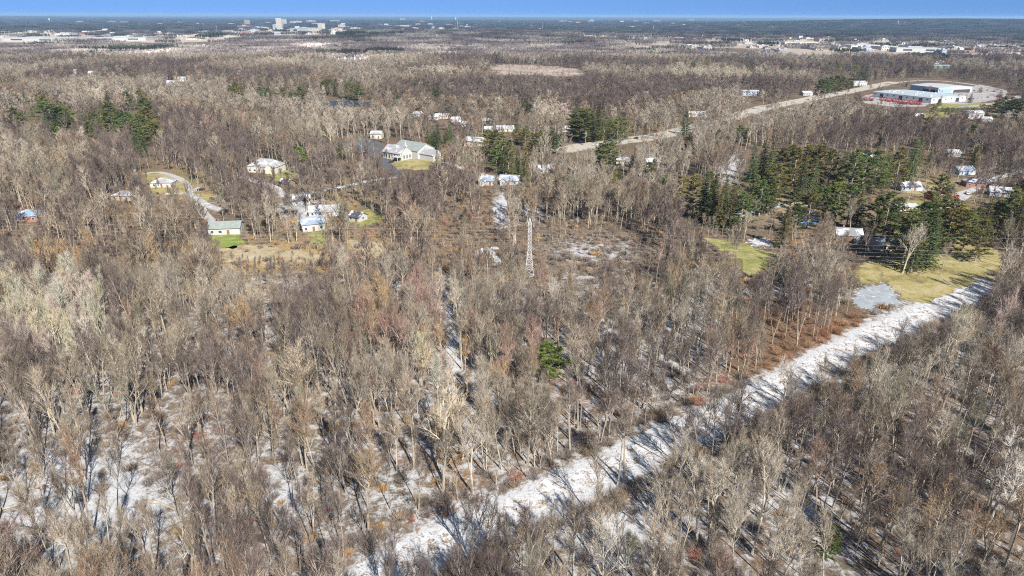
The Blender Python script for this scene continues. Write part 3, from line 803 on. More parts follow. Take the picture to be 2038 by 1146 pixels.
def volume(root, x0, x1, y0, y1, hw, hr, wall, roof, axis='x', hip=False, oh=.45, wins=None, z0=0.0):
    """walls with a gable or hip roof; windows let 4 cm proud of the wall"""
    w = MB()
    if hr > 0 and not hip:
        if axis == 'x':
            ym = (y0 + y1) / 2
            pts0 = [(x0, y0, z0), (x0, y1, z0), (x0, y1, hw), (x0, ym, hw + hr), (x0, y0, hw)]
            pts1 = [(x1, *p[1:]) for p in pts0]
        else:
            xm = (x0 + x1) / 2
            pts0 = [(x1, y0, z0), (x0, y0, z0), (x0, y0, hw), (xm, y0, hw + hr), (x1, y0, hw)]
            pts1 = [(p[0], y1, p[2]) for p in pts0]
        w.poly(pts0[::-1]); w.poly(pts1)
        for i in (0, 1, 4): 
            j = (i + 1) % 5; w.poly([pts0[i], pts0[j], pts1[j], pts1[i]])
    else:
        w.box(x0, x1, y0, y1, z0, hw)
    w.build('wall', wall, root)
    rf = MB(); t = .22; e = .012
    if hr <= 0:
        rf.box(x0 - .15, x1 + .15, y0 - .15, y1 + .15, hw + e, hw + .4)
    elif hip:
        k = min(x1 - x0, y1 - y0) / 2
        a, b, c, d = (x0 - oh, y0 - oh, hw + e), (x1 + oh, y0 - oh, hw + e), (x1 + oh, y1 + oh, hw + e), (x0 - oh, y1 + oh, hw + e)
        if x1 - x0 >= y1 - y0: e1, e2 = (x0 + k, (y0 + y1) / 2, hw + hr), (x1 - k, (y0 + y1) / 2, hw + hr); fs = [(a, b, e2, e1), (c, d, e1, e2), (b, c, e2), (d, a, e1)]
        else: e1, e2 = ((x0 + x1) / 2, y0 + k, hw + hr), ((x0 + x1) / 2, y1 - k, hw + hr); fs = [(a, b, e1), (b, c, e2, e1), (c, d, e2), (d, a, e1, e2)]
        for f in fs: rf.poly(f)
        rf.poly([d, c, b, a])
    elif axis == 'x':
        ym = (y0 + y1) / 2; s = hr / (ym - y0)
        zo = hw - oh * s + t + e; zr = hw + hr + t + e
        quad_slab(rf, [(x0 - oh, y0 - oh, zo), (x1 + oh, y0 - oh, zo), (x1 + oh, ym, zr), (x0 - oh, ym, zr)], t)
        quad_slab(rf, [(x0 - oh, ym, zr), (x1 + oh, ym, zr), (x1 + oh, y1 + oh, zo), (x0 - oh, y1 + oh, zo)], t)
    else:
        xm = (x0 + x1) / 2; s = hr / (xm - x0)
        zo = hw - oh * s + t + e; zr = hw + hr + t + e
        quad_slab(rf, [(x0 - oh, y0 - oh, zo), (xm, y0 - oh, zr), (xm, y1 + oh, zr), (x0 - oh, y1 + oh, zo)], t)
        quad_slab(rf, [(xm, y0 - oh, zr), (x1 + oh, y0 - oh, zo), (x1 + oh, y1 + oh, zo), (xm, y1 + oh, zr)], t)
    ro = rf.build('roof', roof, root)
    return ro

M_GLASS = plain('window_glass', (.05, .06, .08), .15, .2, .5, spec=.6)
M_TRIM = plain('white_trim', (.72, .72, .70), .5)
M_DOOR = plain('door_paint', (.25, .12, .08), .5)
def window(root, x, z, y=0.0, w=1.1, h=1.2, side='front', mat=None, name='window'):
    mb = MB(); g = MB(); d = .05
    if side == 'front':
        mb.box(x - w / 2 - .1, x + w / 2 + .1, y - d, y + .01, z - h / 2 - .1, z + h / 2 + .1); f = mb.build(name, mat or M_TRIM, root)
        if name == 'window': g.box(x - w / 2, x + w / 2, y - d - .02, y - d + .01, z - h / 2, z + h / 2); g.build('pane', M_GLASS, f)
    else:                                        # on the +x end; here x runs along y and y is the wall's x
        mb.box(y - .01, y + d, x - w / 2 - .1, x + w / 2 + .1, z - h / 2 - .1, z + h / 2 + .1); f = mb.build(name, mat or M_TRIM, root)
        if name == 'window': g.box(y + d - .01, y + d + .02, x - w / 2, x + w / 2, z - h / 2, z + h / 2); g.build('pane', M_GLASS, f)
def chimney(ro, x, y, z0, z1, mat):
    mb = MB(); mb.box(x - .45, x + .45, y - .35, y + .35, z0, z1); mb.build('chimney', mat, ro)

WALLS = {'white': (.46, .46, .445), 'cream': (.58, .54, .45), 'tan': (.42, .34, .26), 'brick': (.30, .15, .11), 'grey': (.38, .39, .40), 'red': (.38, .06, .04), 'blue': (.36, .44, .52), 'brown': (.22, .16, .12), 'peach': (.50, .36, .28), 'teal': (.08, .22, .18)}
ROOFS = {'grey': (.23, .23, .24), 'lgrey': (.32, .32, .33), 'dark': (.075, .075, .085), 'brown': (.17, .12, .09), 'blue': (.26, .32, .40), 'green': (.27, .30, .28), 'snow': (.45, .455, .47), 'white': (.46, .465, .475), 'red': (.30, .08, .06), 'navy': (.03, .05, .10)}
def wm(k): return plain('siding_' + k, WALLS[k], .7, .12, .35)
_rm = {}
def rm(k):
    if k in _rm: return _rm[k]
    m, t, o = newmat('shingles_' + k); c0 = ROOFS[k]
    v = t.nodes.new('ShaderNodeTexCoord').outputs['Object']
    w = t.nodes.new('ShaderNodeTexWave'); w.wave_type = 'BANDS'; w.bands_direction = 'Z'; w.inputs['Scale'].default_value = 1.6; w.inputs['Distortion'].default_value = 1.2
    t.links.new(v, w.inputs[0])
    c = ramp(t, [(.3, tuple(x * .78 for x in c0)), (.7, tuple(min(.9, x * 1.18) for x in c0))], noise_n(t, .45, 5, .7, v))
    c = mixc(t, c, ramp(t, [(.1, (.86, .86, .86)), (.5, (1, 1, 1))], w.outputs['Fac']), typ='MULTIPLY')
    if k in ('grey', 'lgrey', 'dark', 'blue'):      # old snow left in patches
        f = mathn(t, 'MULTIPLY_ADD', mathn(t, 'SUBTRACT', .43, noise_n(t, .22, 5, .7, v)), 14, .5)
        cl = t.nodes.new('ShaderNodeClamp'); t.links.new(f, cl.inputs[0]); c = mixc(t, c, (.62, .63, .65), fac=cl.outputs[0])
    princ(t, o, c, .8, .2); _rm[k] = m; return m

def at_house(name, px, py, rot):
    p = P(px, py); return empty(name, (p.x, p.y, hill(p.x, p.y)), R(rot)), p

# px, py of the front wall's foot, width in photo px, depth m, wall height, roof height, turn, wall, roof, style, label
HOUSES = [
 (447,467,60,9,3.3,2.2,8,'white','green','x','white house with pale green roof above the bright green lawn'),
 (322,373,42,10,2.8,2.4,8,'cream','lgrey','h','low cream house with pale hip roof inside the looping driveway'),
 (241,399,40,9,2.7,2.2,-6,'tan','lgrey','h','tan bungalow with pale roof half hidden among trees below the looped drive'),
 (50,442,46,11,2.9,2.6,14,'brick','blue','h','brick house with blue-grey hip roof near the left edge'),
 (522,344,62,13,4.2,4.4,-10,'cream','lgrey','h','large cream house with steep grey hip roof left of the church'),
 (625,460,44,10,3.8,2.4,22,'white','blue','x','white house with blue-grey roof among bare trees'),
 (645,431,58,9,2.8,2.2,10,'white','snow','x','long white ranch house with snow-covered roof beside the green lawn'),
 (704,441,26,7,2.5,2.0,-28,'white','dark','x','small white garage with dark roof at the edge of the lawn'),
 (600,408,34,8,2.7,2.2,15,'grey','dark','x','grey house with dark roof by the bend of the snowy road'),
 (563,372,22,7,2.5,2.0,-30,'brown','dark','x','brown shed with dark roof at the fork of the road'),
 (968,369,30,9,3.0,2.4,-8,'white','blue','g','white house with blue roof, left of a matching pair below the church grass'),
 (1012,368,38,9,3.0,2.4,-10,'white','blue','g','white house with blue roof, right of a matching pair below the dark pines'),
 (942,292,38,9,4.6,2.6,-18,'peach','snow','x','peach house with snowy roof left of the big pine group'),
 (880,236,26,8,2.8,2.0,5,'cream','snow','x','cream house with white roof at the far left of the snowy estate'),
 (862,238,20,8,2.8,2.0,-12,'white','white','x','white house half hidden behind trees at the snowy estate edge'),
 (908,243,24,8,2.8,2.0,12,'grey','snow','x','grey house with white roof in the middle of the snowy estate'),
 (928,252,22,8,2.8,2.0,-8,'white','lgrey','x','white house with light grey roof in the snowy estate'),
 (1006,262,34,9,2.8,2.2,6,'cream','snow','x','cream house with white roof right of the snowy estate'),
 (968,246,20,8,2.8,2.0,0,'brown','snow','x','brown house with white roof behind the snowy estate'),
 (832,232,18,8,2.8,2.0,20,'grey','lgrey','x','grey house with pale roof left of the snowy estate'),
 (1030,268,16,7,2.6,1.8,0,'red','brown','x','small red house just left of the tall spruces by the road'),
 (1128,262,18,8,2.7,2.0,10,'grey','snow','x','grey house with white roof left of the tall spruces'),
 (1388,232,34,9,3.2,1.8,3,'cream','white','x','long low cream building behind the main road bend'),
 (1862,399,15,6,3.4,2.2,30,'red','brown','g','red barn left of the pair beside the pale road'),
 (1892,388,16,7,3.0,2.2,30,'red','dark','x','red house with dark roof, right of the red barn'),
 (1955,374,58,11,3.0,2.6,-16,'brick','dark','h','wide brick house with dark roof right of the red houses'),
 (1925,348,36,10,2.9,2.2,8,'blue','blue','x','blue house with snow-patched blue roof behind the red houses'),
 (1995,392,44,10,2.8,2.2,-24,'grey','snow','x','grey house with snowy roof nearest the right edge'),
 (1805,421,40,8,2.6,1.2,-4,'cream','white','x','low cream outbuilding with white roof in front of the green strip'),
 (1815,380,46,9,2.7,2.2,6,'grey','dark','x','grey house with dark roof between the lawn and the red barn'),
 (1690,480,48,10,2.8,2.4,-12,'brown','grey','x','brown house with grey roof hidden in pines right of the blue ice'),
 (1770,500,44,10,2.8,2.4,10,'tan','grey','x','tan house with grey roof under the pines by the big lawn'),
 (1300,330,26,8,2.8,2.2,14,'white','snow','x','white house with snowy roof in trees below the main road'),
 (1238,328,24,8,2.8,2.2,-20,'cream','snow','x','cream house with snowy roof between two dark pines'),
 (1085,345,28,8,2.8,2.2,8,'grey','lgrey','x','grey house with pale roof right of the big pine group'),
 (1333,366,20,7,2.6,2.2,30,'brown','grey','x','small brown house left of the middle pine clump'),
 (1722,320,34,9,2.8,2.2,0,'grey','snow','x','grey house with snowy roof behind the long pine belt'),
 (1895,312,30,9,2.8,2.2,-8,'white','lgrey','x','white house with pale roof behind the tall spruce'),
 (1939,236,34,11,5.6,2.2,-5,'white','lgrey','g','white two-storey apartment block in front of the dark hedge'),
 (1830,236,18,8,2.8,2.0,6,'white','lgrey','x','small white house at the left end of the dark hedge'),
 (1960,243,26,9,2.9,2.0,-12,'grey','lgrey','x','grey house just right of the white apartment block'),
 (2016,232,28,9,2.9,2.0,-18,'cream','lgrey','x','cream house by the right edge behind the hedge'),
 (1712,170,30,12,4.0,2.4,12,'cream','lgrey','x','cream building with pale roof among pines left of the warehouse'),
 (1608,190,20,10,3.2,2.2,10,'white','snow','x','white house with snowy roof just behind the main road'),
 (1494,190,34,14,5.4,1.2,2,'blue','white','x','pale blue shed with white roof behind the main road'),
 (1875,136,34,20,5.5,.8,0,'teal','white','x','teal and white metal shed beyond the warehouse'),
 (55,122,14,12,5,3,0,'cream','white','x','cream house in far woods near the left edge'),
 (182,150,12,12,4,3,10,'white','snow','x','white house in far woods left of the dark spruces'),
 (150,146,9,10,4,3,0,'grey','lgrey','x','tiny grey house in far woods left of the white one'),
 (338,170,17,12,4,3,-5,'white','white','x','white house in far woods, left of a pair'),
 (362,162,15,12,4,3,12,'white','lgrey','x','white house in far woods, right of a pair'),
 (207,238,13,8,3,2,0,'white','snow','x','white house behind the left dark pines'),
 (748,276,22,9,4.0,2.2,-4,'cream','lgrey','x','cream annex with pale roof behind the parking lot'),
 (972,263,16,8,2.8,2,0,'white','snow','x','white cottage with snowy roof above the big pine group'),
]
VBOX = []
for (px, py, wpx, d, hw, hr, rot, *_r2) in HOUSES:
    s = mpp(px, py); w = wpx * s; p = P(px, py)
    blockers.append((p.x - d * .5 * math.sin(R(rot)), p.y + d * .5, max(w, d) * .55 + 2.0))
    top = py - (hw + hr + .25 * d) / s
    VBOX.append([(px - wpx * .55, top), (px + wpx * .55, top), (px + wpx * .55, py + 2), (px - wpx * .55, py + 2)])
for i, b in enumerate(VBOX):
    stamp(view, b, .58 if b[3][1] > 225 else .9, .1)
stamp(view, [(750,262),(820,262),(856,286),(856,306),(822,325),(755,322)], .97)
stamp(view, [(1738,168),(1800,160),(2000,160),(2005,200),(1850,216),(1715,208)], .995)
stamp(view, [(1032,432),(1074,432),(1078,532),(1028,532)], .97)
for x_, y_, h_, k_, bx_, by_ in EV_SPOTS:
    ty_ = by_ - h_ * UPV.z / mpp(bx_, by_); hw_ = (by_ - ty_) * .28
    stamp(view, [(bx_ - hw_, ty_ - 2), (bx_ + hw_, ty_ - 2), (bx_ + hw_, by_ - (by_ - ty_) * .25), (bx_ - hw_, by_ - (by_ - ty_) * .25)], .86 if by_ < 700 else .97)
for cx, cyy, rr_ in ((1557,450,30),(1088,718,26),(1640,1072,22),(1165,248,34),(1215,258,30),(1800,470,50),(1870,450,40),(1410,400,50),(1530,320,40),(1640,340,60),(1740,340,50),(1010,300,40)):
    stamp(view, [(cx - rr_, cyy - rr_), (cx + rr_, cyy - rr_), (cx + rr_, cyy + rr_), (cx - rr_, cyy + rr_)], .5 if cyy < 600 else .96)
p = P(803, 305); blockers.append((p.x, p.y, 20)); p = P(785, 295); blockers.append((p.x, p.y, 20)); p = P(832, 300); blockers.append((p.x, p.y, 14))

def build_houses():
    for (px, py, wpx, d, hw, hr, rot, wl, rf, st, label) in HOUSES:
        root, p = at_house('house' if 'barn' not in label and 'shed' not in label and 'building' not in label and 'apartment' not in label else ('barn' if 'barn' in label else ('shed' if 'shed' in label else 'building')), px, py, rot)
        w = wpx * mpp(px, py); x0, x1 = -w / 2, w / 2; far = py < 180
        ro = volume(root, x0, x1, 0, d, hw, hr, wm(wl), rm(rf), 'x', st == 'h')
        if st == 'g':      # a cross gable at the front
            volume(root, x0 + w * .08, x0 + w * .42, -2.2, d * .4, hw - .05, hr * .7, wm(wl), rm(rf), 'y')
        if st == 'h' and w > 14: volume(root, x1 - w * .32, x1 - w * .05, -2.6, d * .45, hw - .06, hr * .6, wm(wl), rm(rf), 'y')
        n = max(2, int(w / 3.4))
        if px < 430 or far: pass
        for i in range(n):
            wx = x0 + w * (i + .5) / n
            if st in 'gh' and w > 12 and (x0 + w * .05 < wx < x0 + w * .45 if st == 'g' else wx > x1 - w * .36): continue
            if i == n // 2: window(root, wx, 1.15, w=1.0, h=2.1, mat=M_DOOR, name='door')
            else: window(root, wx, 1.6, w=1.5 if i % 2 else 1.1)
            if hw > 4.2: window(root, wx, 3.6)
        if not far:
            window(root, d * .5, 1.6, y=x1, side='end')
            chimney(ro, x0 + w * .3, d * .5, hw + hr * .5, hw + hr + 1.1, plain('chimney_brick', (.28, .15, .11), .8))
            if 'house' in label and w > 11 and st == 'x': window(root, x1 - 2.2, 1.2, y=-.03, w=2.8, h=2.1, mat=plain('garage_door', (.62, .61, .58), .5), name='garage_door')
        obj_name = root.name
        tag(root, label, {'barn': 'barn', 'shed': 'shed', 'building': 'building'}.get(root.name.split('.')[0], 'house'), 'houses in the woods')
build_houses()

def build_church():
    root, p = at_house('church', 797, 320, -38)
    W, L = wm('white'), rm('lgrey'); T = wm('cream')
    # local x runs towards the camera on the right, so its +x end is the white gable
    volume(root, -19, 0, 0, 12, 5.0, 4.6, T, L)
    volume(root, -20, 6, 12.02, 30, 6.0, 4.6, W, rm('green'))
    volume(root, 1.0, 20, 14, 25, 4.2, 3.0, W, L)
    volume(root, -30, -20.02, 18, 27, 3.6, 2.4, T, rm('green'))
    g = MB(); g.box(.0, .6, 1.0, 11.0, 0, 5.4); g.poly([(.6, .8, 5.4), (.6, 11.2, 5.4), (.6, 6, 9.4)]); g.poly([(.0, .8, 5.4), (.0, 6, 9.4), (.0, 11.2, 5.4)])
    g.build('gable_front', W, root)
    for i in range(6): window(root, -17.5 + i * 2.9, 2.4, w=1.3, h=3.0)
    for i in range(3): window(root, 3.2 + i * 3, 2.4, y=.62, w=1.2, h=2.6, side='end')
    for i in range(3): window(root, 16.5 + i * 3, 2.2, y=20, w=1.1, h=1.5, side='end')
    s = MB(); s.box(-.9, .9, 5.1, 6.9, 9.4, 10.6); s.tube((0, 6, 10.6), (0, 6, 14.2), .8, .05, 4); s.build('steeple', W, root)
    c = MB(); c.box(-4, 2.5, -5.2, -.4, 3.2, 3.6)
    for a, b in ((-3.8, -5), (2.3, -5), (-3.8, -.8), (2.3, -.8)): c.box(a - .15, a + .15, b - .15, b + .15, 0, 3.2)
    c.build('entrance_canopy', W, root)
    tag(root, 'white church with grey gabled roofs and bright gable front beside the dark parking lot', 'church')
build_church()

def slab_building(name, corners, h, wall, roof, label, cat, ridge=0.0, group=None, detail=None):
    """a flat or low-pitched building over four ground corners (world)"""
    c = sum(corners, Vector()) / len(corners); root = empty(name, (c.x, c.y, 0))
    q = [v - c for v in corners]
    if (q[1] - q[0]).cross(q[2] - q[1]).z < 0: q = q[::-1]
    w = MB(); w.quadbox([(v.x, v.y, 0) for v in q] + [(v.x, v.y, h) for v in q]); w.build('wall', wall, root)
    r = MB(); o_ = [v * 1.012 for v in q]
    if ridge > 0:
        a = (o_[0] + o_[3]) / 2; b = (o_[1] + o_[2]) / 2
        z = lambda v, t: (v.x, v.y, t)
        quad_slab(r, [z(o_[0], h + .35), z(o_[1], h + .35), z(b, h + ridge + .35), z(a, h + ridge + .35)], .3)
        quad_slab(r, [z(a, h + ridge + .35), z(b, h + ridge + .35), z(o_[2], h + .35), z(o_[3], h + .35)], .3)
        r.poly([z(o_[0], h + .05), z(a, h + ridge + .05), z(o_[3], h + .05)]); r.poly([z(o_[1], h + .05), z(o_[2], h + .05), z(b, h + ridge + .05)])
    else:
        r.quadbox([(v.x, v.y, h + .01) for v in o_] + [(v.x, v.y, h + .45) for v in o_])
    ro = r.build('roof', roof, root)
    if detail: detail(root, q, ro, h)
    return tag(root, label, cat, group)

def wall_box(root, a, b, f0, f1, z0, z1, mat, name, out_=.08):
    """a door or window band on the wall from corner a to b, seen from outside on the right hand"""
    d = (b - a); n = Vector((d.y, -d.x, 0)).normalized()
    p0, p1 = a + d * f0, a + d * f1
    mb = MB(); mb.quadbox([(p0.x, p0.y, z0), (p0.x + n.x * out_, p0.y + n.y * out_, z0), (p1.x + n.x * out_, p1.y + n.y * out_, z0), (p1.x, p1.y, z0),
                           (p0.x, p0.y, z1), (p0.x + n.x * out_, p0.y + n.y * out_, z1), (p1.x + n.x * out_, p1.y + n.y * out_, z1), (p1.x, p1.y, z1)])
    return mb.build(name, mat, root)

def warehouse():
    B = P(1852, 206); e1 = Vector((-.42, .907, 0)) * 84; e2 = Vector((.907, .42, 0)) * 66
    A, C, D = B + e1, B + e2, B + e1 + e2
    mr = plain('blue_grey_metal_roof', (.40, .445, .46), .55, .14, .05); mw = plain('white_metal_wall', (.70, .69, .66), .6, .08, .05)
    dk = plain('dark_opening', (.06, .06, .07), .6); bl = plain('blue_metal', (.30, .42, .55), .5)
    def det(root, q, ro, h):
        # q runs counter-clockwise; find the two walls that face the camera
        for k in range(4):
            a, b = q[k], q[(k + 1) % 4]; d = b - a; n = Vector((d.y, -d.x, 0)).normalized()
            if n.y < -.2:
                m = 9 if d.length > 75 else 6
                for i in range(m):
                    if i % 3 == 1: wall_box(root, a, b, (i + .2) / m, (i + .75) / m, .1, 5.2, dk, 'loading_door')
                    else: wall_box(root, a, b, (i + .3) / m, (i + .55) / m, 3.5, 5, M_GLASS, 'window')
        for i in range(14):
            f, g = rng.uniform(-.4, .4), rng.uniform(-.35, .35)
            c = (q[1] - q[0]) * f + (q[2] - q[1]) * g
            v = MB(); v.box(c.x - 1, c.x + 1, c.y - 1, c.y + 1, h + .5, h + 1.6); v.build('roof_vent', M_TRIM, ro)
    slab_building('warehouse', [A, B, C, D], 6.4, mw, mr, 'long white warehouse with blue-grey roof behind the row of red machines', 'warehouse', 1.0, detail=det)
    a = P(1866, 186); f1 = Vector((.95, .30, 0)) * 62; f2 = Vector((-.30, .95, 0)) * 48
    def det2(root, q, ro, h):
        for k in range(4):
            p0, p1 = q[k], q[(k + 1) % 4]; d = p1 - p0; n = Vector((d.y, -d.x, 0)).normalized()
            if n.y < -.2:
                wall_box(root, p0, p1, .02, .40, .3, h - 1, bl, 'blue_panel'); wall_box(root, p0, p1, .45, .95, .2, h - 3, dk, 'open_bay')
    slab_building('metal_building', [a + f2, a, a + f1, a + f1 + f2], 7.5, plain('blue_white_wall', (.48, .56, .62), .5), rm('white'), 'blue-walled metal building with pale roof behind the warehouse', 'warehouse', 1.6, detail=det2)
    for v in (A, B, C, D, (A + B) / 2, (B + C) / 2, (A + D) / 2, (C + D) / 2, (A + C) / 2, a + f1 / 2, a + (f1 + f2) / 2, a + f1 + f2, a + f2): blockers.append((v.x, v.y, 24))
warehouse()

# ------------------------------------------------------------------ the far town
def far_building(px, py, wpx, hpx, dm, wall, roof, name='town_building'):
    p = P(px, py); s = project(p.x, p.y, 0)[2] / FPX; z = hill(p.x, p.y)
    w = wpx * s; h = hpx * s
    mb = MB(); mb.box(-w / 2, w / 2, 0, dm, -2, h)
    mb.ci = 1; mb.box(-w / 2 - .5, w / 2 + .5, -.5, dm + .5, h + .02, h + max(.8, h * .06))
    if wpx > 8: mb.box(-w * .2, w * .1, dm * .3, dm * .6, h + 1, h + 4)
    mb.ci = 2
    n = max(2, min(12, int(w / 9))); fl = max(1, min(14, int(h / 4.2)))
    if wpx > 60: n = 2; fl = 1
    for f in range(fl):
        zz = h * (f + .35) / fl; zt = h * (f + .72) / fl
        mb.box(-w * .46, w * .46, -.06, .02, zz, zt) if fl > 3 else [mb.box(-w / 2 + w * (i + .3) / n, -w / 2 + w * (i + .7) / n, -.06, .02, zz, zt) for i in range(n)]
    o = mb.build(name, [wm(wall), rm(roof), M_GLASS]); o.location = (p.x, p.y, z); o.rotation_euler = (0, 0, R(rng.uniform(-12, 12)))
    return o
def small_far_house(px, py, wpx, wall, roof):
    p = P(px, py); s = project(p.x, p.y, 0)[2] / FPX; z = hill(p.x, p.y); w = wpx * s; d = w * .7; hw = w * .38; hr = w * .25
    mb = MB(); mb.box(-w / 2, w / 2, 0, d, -1, hw)
    mb.ci = 1
    quad_slab(mb, [(-w * .55, -.6, hw + .1), (w * .55, -.6, hw + .1), (w * .55, d / 2, hw + hr), (-w * .55, d / 2, hw + hr)], .4)
    quad_slab(mb, [(-w * .55, d / 2, hw + hr), (w * .55, d / 2, hw + hr), (w * .55, d + .6, hw + .1), (-w * .55, d + .6, hw + .1)], .4)
    o = mb.build('town_house', [wm(wall), rm(roof)]); o.location = (p.x, p.y, z); o.rotation_euler = (0, 0, R(rng.uniform(-30, 30))); return o

NAMED_FAR = [  # px, foot py, width px, height px, depth m, wall, roof, label, category
 (62,83,126,6.5,120,'white','white','very long white factory hall at the left edge below the town','factory'),
 (240,82,100,6,110,'white','white','long white flat-roofed plant right of the left factory hall','factory'),
 (556,60,10,21,30,'cream','white','tall cream office tower, highest building of the far town','tower'),
 (563,47,13,8,26,'cream','white','upper block of the cream office tower standing behind it','tower'),
 (548,59,9,9,40,'white','white','white block at the foot of the tall office tower','building'),
 (603,64,24,8,60,'green_','white','pale grey-green office block right of the tall tower','building'),
 (638,61,10,13,40,'cream','white','cream mid-rise right of the grey-green office block','tower'),
 (624,64,20,7,60,'cream','white','cream wide office building left of the mid-rise','building'),
 (680,57,12,7,50,'cream','white','cream building with stepped roof right of the mid-rise','building'),
 (592,46,14,4,60,'cream','white','small cream block on the skyline behind the office buildings','building'),
 (618,45,16,4,60,'white','white','white block on the skyline above the mid-rise','building'),
 (485,57,24,5,80,'brick','white','reddish mill building left of the tall tower','building'),
 (492,51,9,11,30,'tan','brown','brown old tower block with stepped top left of the mill','tower'),
 (406,67,34,4,90,'white','white','white flat shed left of the mill buildings','building'),
 (450,67,26,4,90,'cream','white','cream flat shed below the mill building','building'),
 (548,69,110,3.2,90,'peach','white','long pale pink hall in front of the far town','factory'),
 (800,55,28,4,90,'peach','white','pink-tan hall right of the town centre','building'),
 (740,66,60,3,90,'peach','brown','long reddish hall right of the far town','factory'),
 (1133,66,34,4.5,90,'peach','brown','reddish hall on the wooded ridge right of centre','building'),
 (1262,57,26,3,90,'white','white','white hall far right of centre on the plain','building'),
 (1186,57,22,3,90,'white','white','white hall far off just right of the town masts','building'),
 (1375,95,30,4,60,'white','white','white hall in front of the right-hand strip of town','building'),
 (1408,98,18,3.5,50,'white','white','white shed right of the hall at the strip of town','building'),
 (1595,90,64,6,70,'cream','white','long cream shopping hall left in the right-hand strip of town','building'),
 (1645,86,30,9,60,'peach','brown','pink-brown building in the right-hand strip of town','building'),
 (1770,100,34,7,60,'cream','white','cream block with brown band in the right-hand strip of town','building'),
 (1828,104,84,8,60,'white','white','long white row of sheds in the right-hand strip of town','building'),
 (1880,110,12,10,30,'blue','white','pale blue narrow block at the end of the long white sheds','building'),
 (2005,106,70,7,90,'tan','white','wide tan hall with pale roof near the right edge','building'),
 (1905,92,40,5,60,'cream','white','cream hall behind the long white sheds','building'),
 (1722,96,60,6,60,'cream','white','cream hall between the pink-brown building and the cream block','building'),
]
WALLS['green_'] = (.40, .46, .42)
for a in NAMED_FAR:
    o = far_building(*a[:7], name={'factory': 'factory_hall', 'tower': 'office_tower'}.get(a[8], 'town_building')); tag(o, a[7], a[8], 'buildings of the far town')
# (x0, x1, y0, y1, how many, width px, kinds, zone phrase)
TOWN = [(0,250,64,80,26,(6,14),'in the far town above the left factory hall'),(250,470,66,82,26,(4,10),'in the far town left of the tall tower'),
 (470,700,56,73,34,(4,11),'among the buildings round the tall tower'),(700,960,50,66,20,(4,10),'in the far town right of the tall tower'),
 (1160,1330,72,90,18,(4,9),'in the town strip right of the wooded ridge'),(1330,1540,72,98,22,(4,9),'in the town strip above the main road'),
 (1540,1800,76,102,34,(5,12),'in the right-hand strip of town'),(1800,2038,84,128,38,(5,12),'in the town strip near the right edge'),
 (60,700,42,52,16,(4,9),'on the far plain before the horizon, left half'),(800,1500,40,62,26,(4,8),'on the far plain before the horizon, right half')]
rt = random.Random(5)
for x0, x1, y0, y1, n, (wa, wb), zone in TOWN:
    n = int(n * 1.45)
    for i in range(n):
        px = x0 + (x1 - x0) * (i + rt.random()) / n; py = rt.uniform(y0, y1)
        wl = rt.choice(['white', 'white', 'cream', 'cream', 'grey', 'peach', 'tan', 'brick']); rf = rt.choice(['white', 'white', 'snow', 'lgrey', 'grey', 'brown'])
        col = {'peach': 'pinkish', 'brick': 'red-brown'}.get(wl, wl)
        if rt.random() < .66:
            o = far_building(px, py, rt.uniform(wa, wb) * 2.0, rt.uniform(1.8, 4.0), rt.uniform(25, 70), wl, rf); d = f'{col} flat-roofed building'; cat = 'building'
        else:
            o = small_far_house(px, py, rt.uniform(wa, wb) * .8, wl, rf); d = f'small {col} gabled building'; cat = 'house'
        tag_later(o, d, zone, cat, 'buildings of the far town', px)

def water_tower(px, py, hpx, label):
    p = P(px, py); s = project(p.x, p.y, 0)[2] / FPX; h = hpx * s; z = hill(p.x, p.y)
    root = empty('water_tower', (p.x, p.y, z)); m = plain('white_steel', (.78, .78, .78), .5)
    r = h * .22; t = MB(); prof = [(0, h * .6), (r * .7, h * .64), (r, h * .75), (r * .95, h * .88), (r * .5, h * .97), (0.01, h)]
    for (ra, za), (rb_, zb) in zip(prof[:-1], prof[1:]): t.tube((0, 0, za), (0, 0, zb), max(ra, .01), max(rb_, .01), 14)
    t.build('tank', m, root)
    l = MB(); l.tube((0, 0, 0), (0, 0, h * .62), h * .06, h * .045, 8)
    for k in range(5):
        a = k * 6.283 / 5; l.tube((math.cos(a) * r, math.sin(a) * r, 0), (math.cos(a) * r * .8, math.sin(a) * r * .8, h * .7), h * .014, h * .014, 4)
    l.build('legs', m, root); tag(root, label, 'water tower', 'far water towers')
water_tower(99, 43.5, 6.5, 'white water tower on the horizon at the far left')
water_tower(859, 39.5, 6, 'white water tower, left of two near the middle of the horizon')
water_tower(907, 41, 6, 'white water tower, right of two near the middle of the horizon')
def mast(px, py, hpx, label, col=(.5, .42, .40)):
    p = P(px, py); s = project(p.x, p.y, 0)[2] / FPX; h = hpx * s; z = hill(p.x, p.y); w = .35 * s
    mb = MB()
    for k in range(3):
        a = k * 2.094; mb.tube((math.cos(a) * w, math.sin(a) * w, 0), (math.cos(a) * w * .4, math.sin(a) * w * .4, h), w * .3, w * .2, 3)
    for i in range(12):
        z0, z1 = h * i / 12, h * (i + 1) / 12
        for k in range(3):
            a, b = k * 2.094, (k + 1) * 2.094
            mb.tube((math.cos(a) * w * .9, math.sin(a) * w * .9, z0), (math.cos(b) * w * .8, math.sin(b) * w * .8, z1), w * .15, w * .15, 3)
    o = mb.build('radio_mast', plain('mast_steel', col, .6)); o.location = (p.x, p.y, z); tag(o, label, 'mast', 'far masts')
mast(433, 66, 14, 'thin reddish mast left of the tall office tower')
mast(1080, 62, 18, 'thin mast with white top standing at the edge of the wooded ridge')
mast(911, 58, 18, 'thin mast below the right-hand water tower')
mast(1300, 62, 12, 'thin mast on the plain right of the wooded ridge')
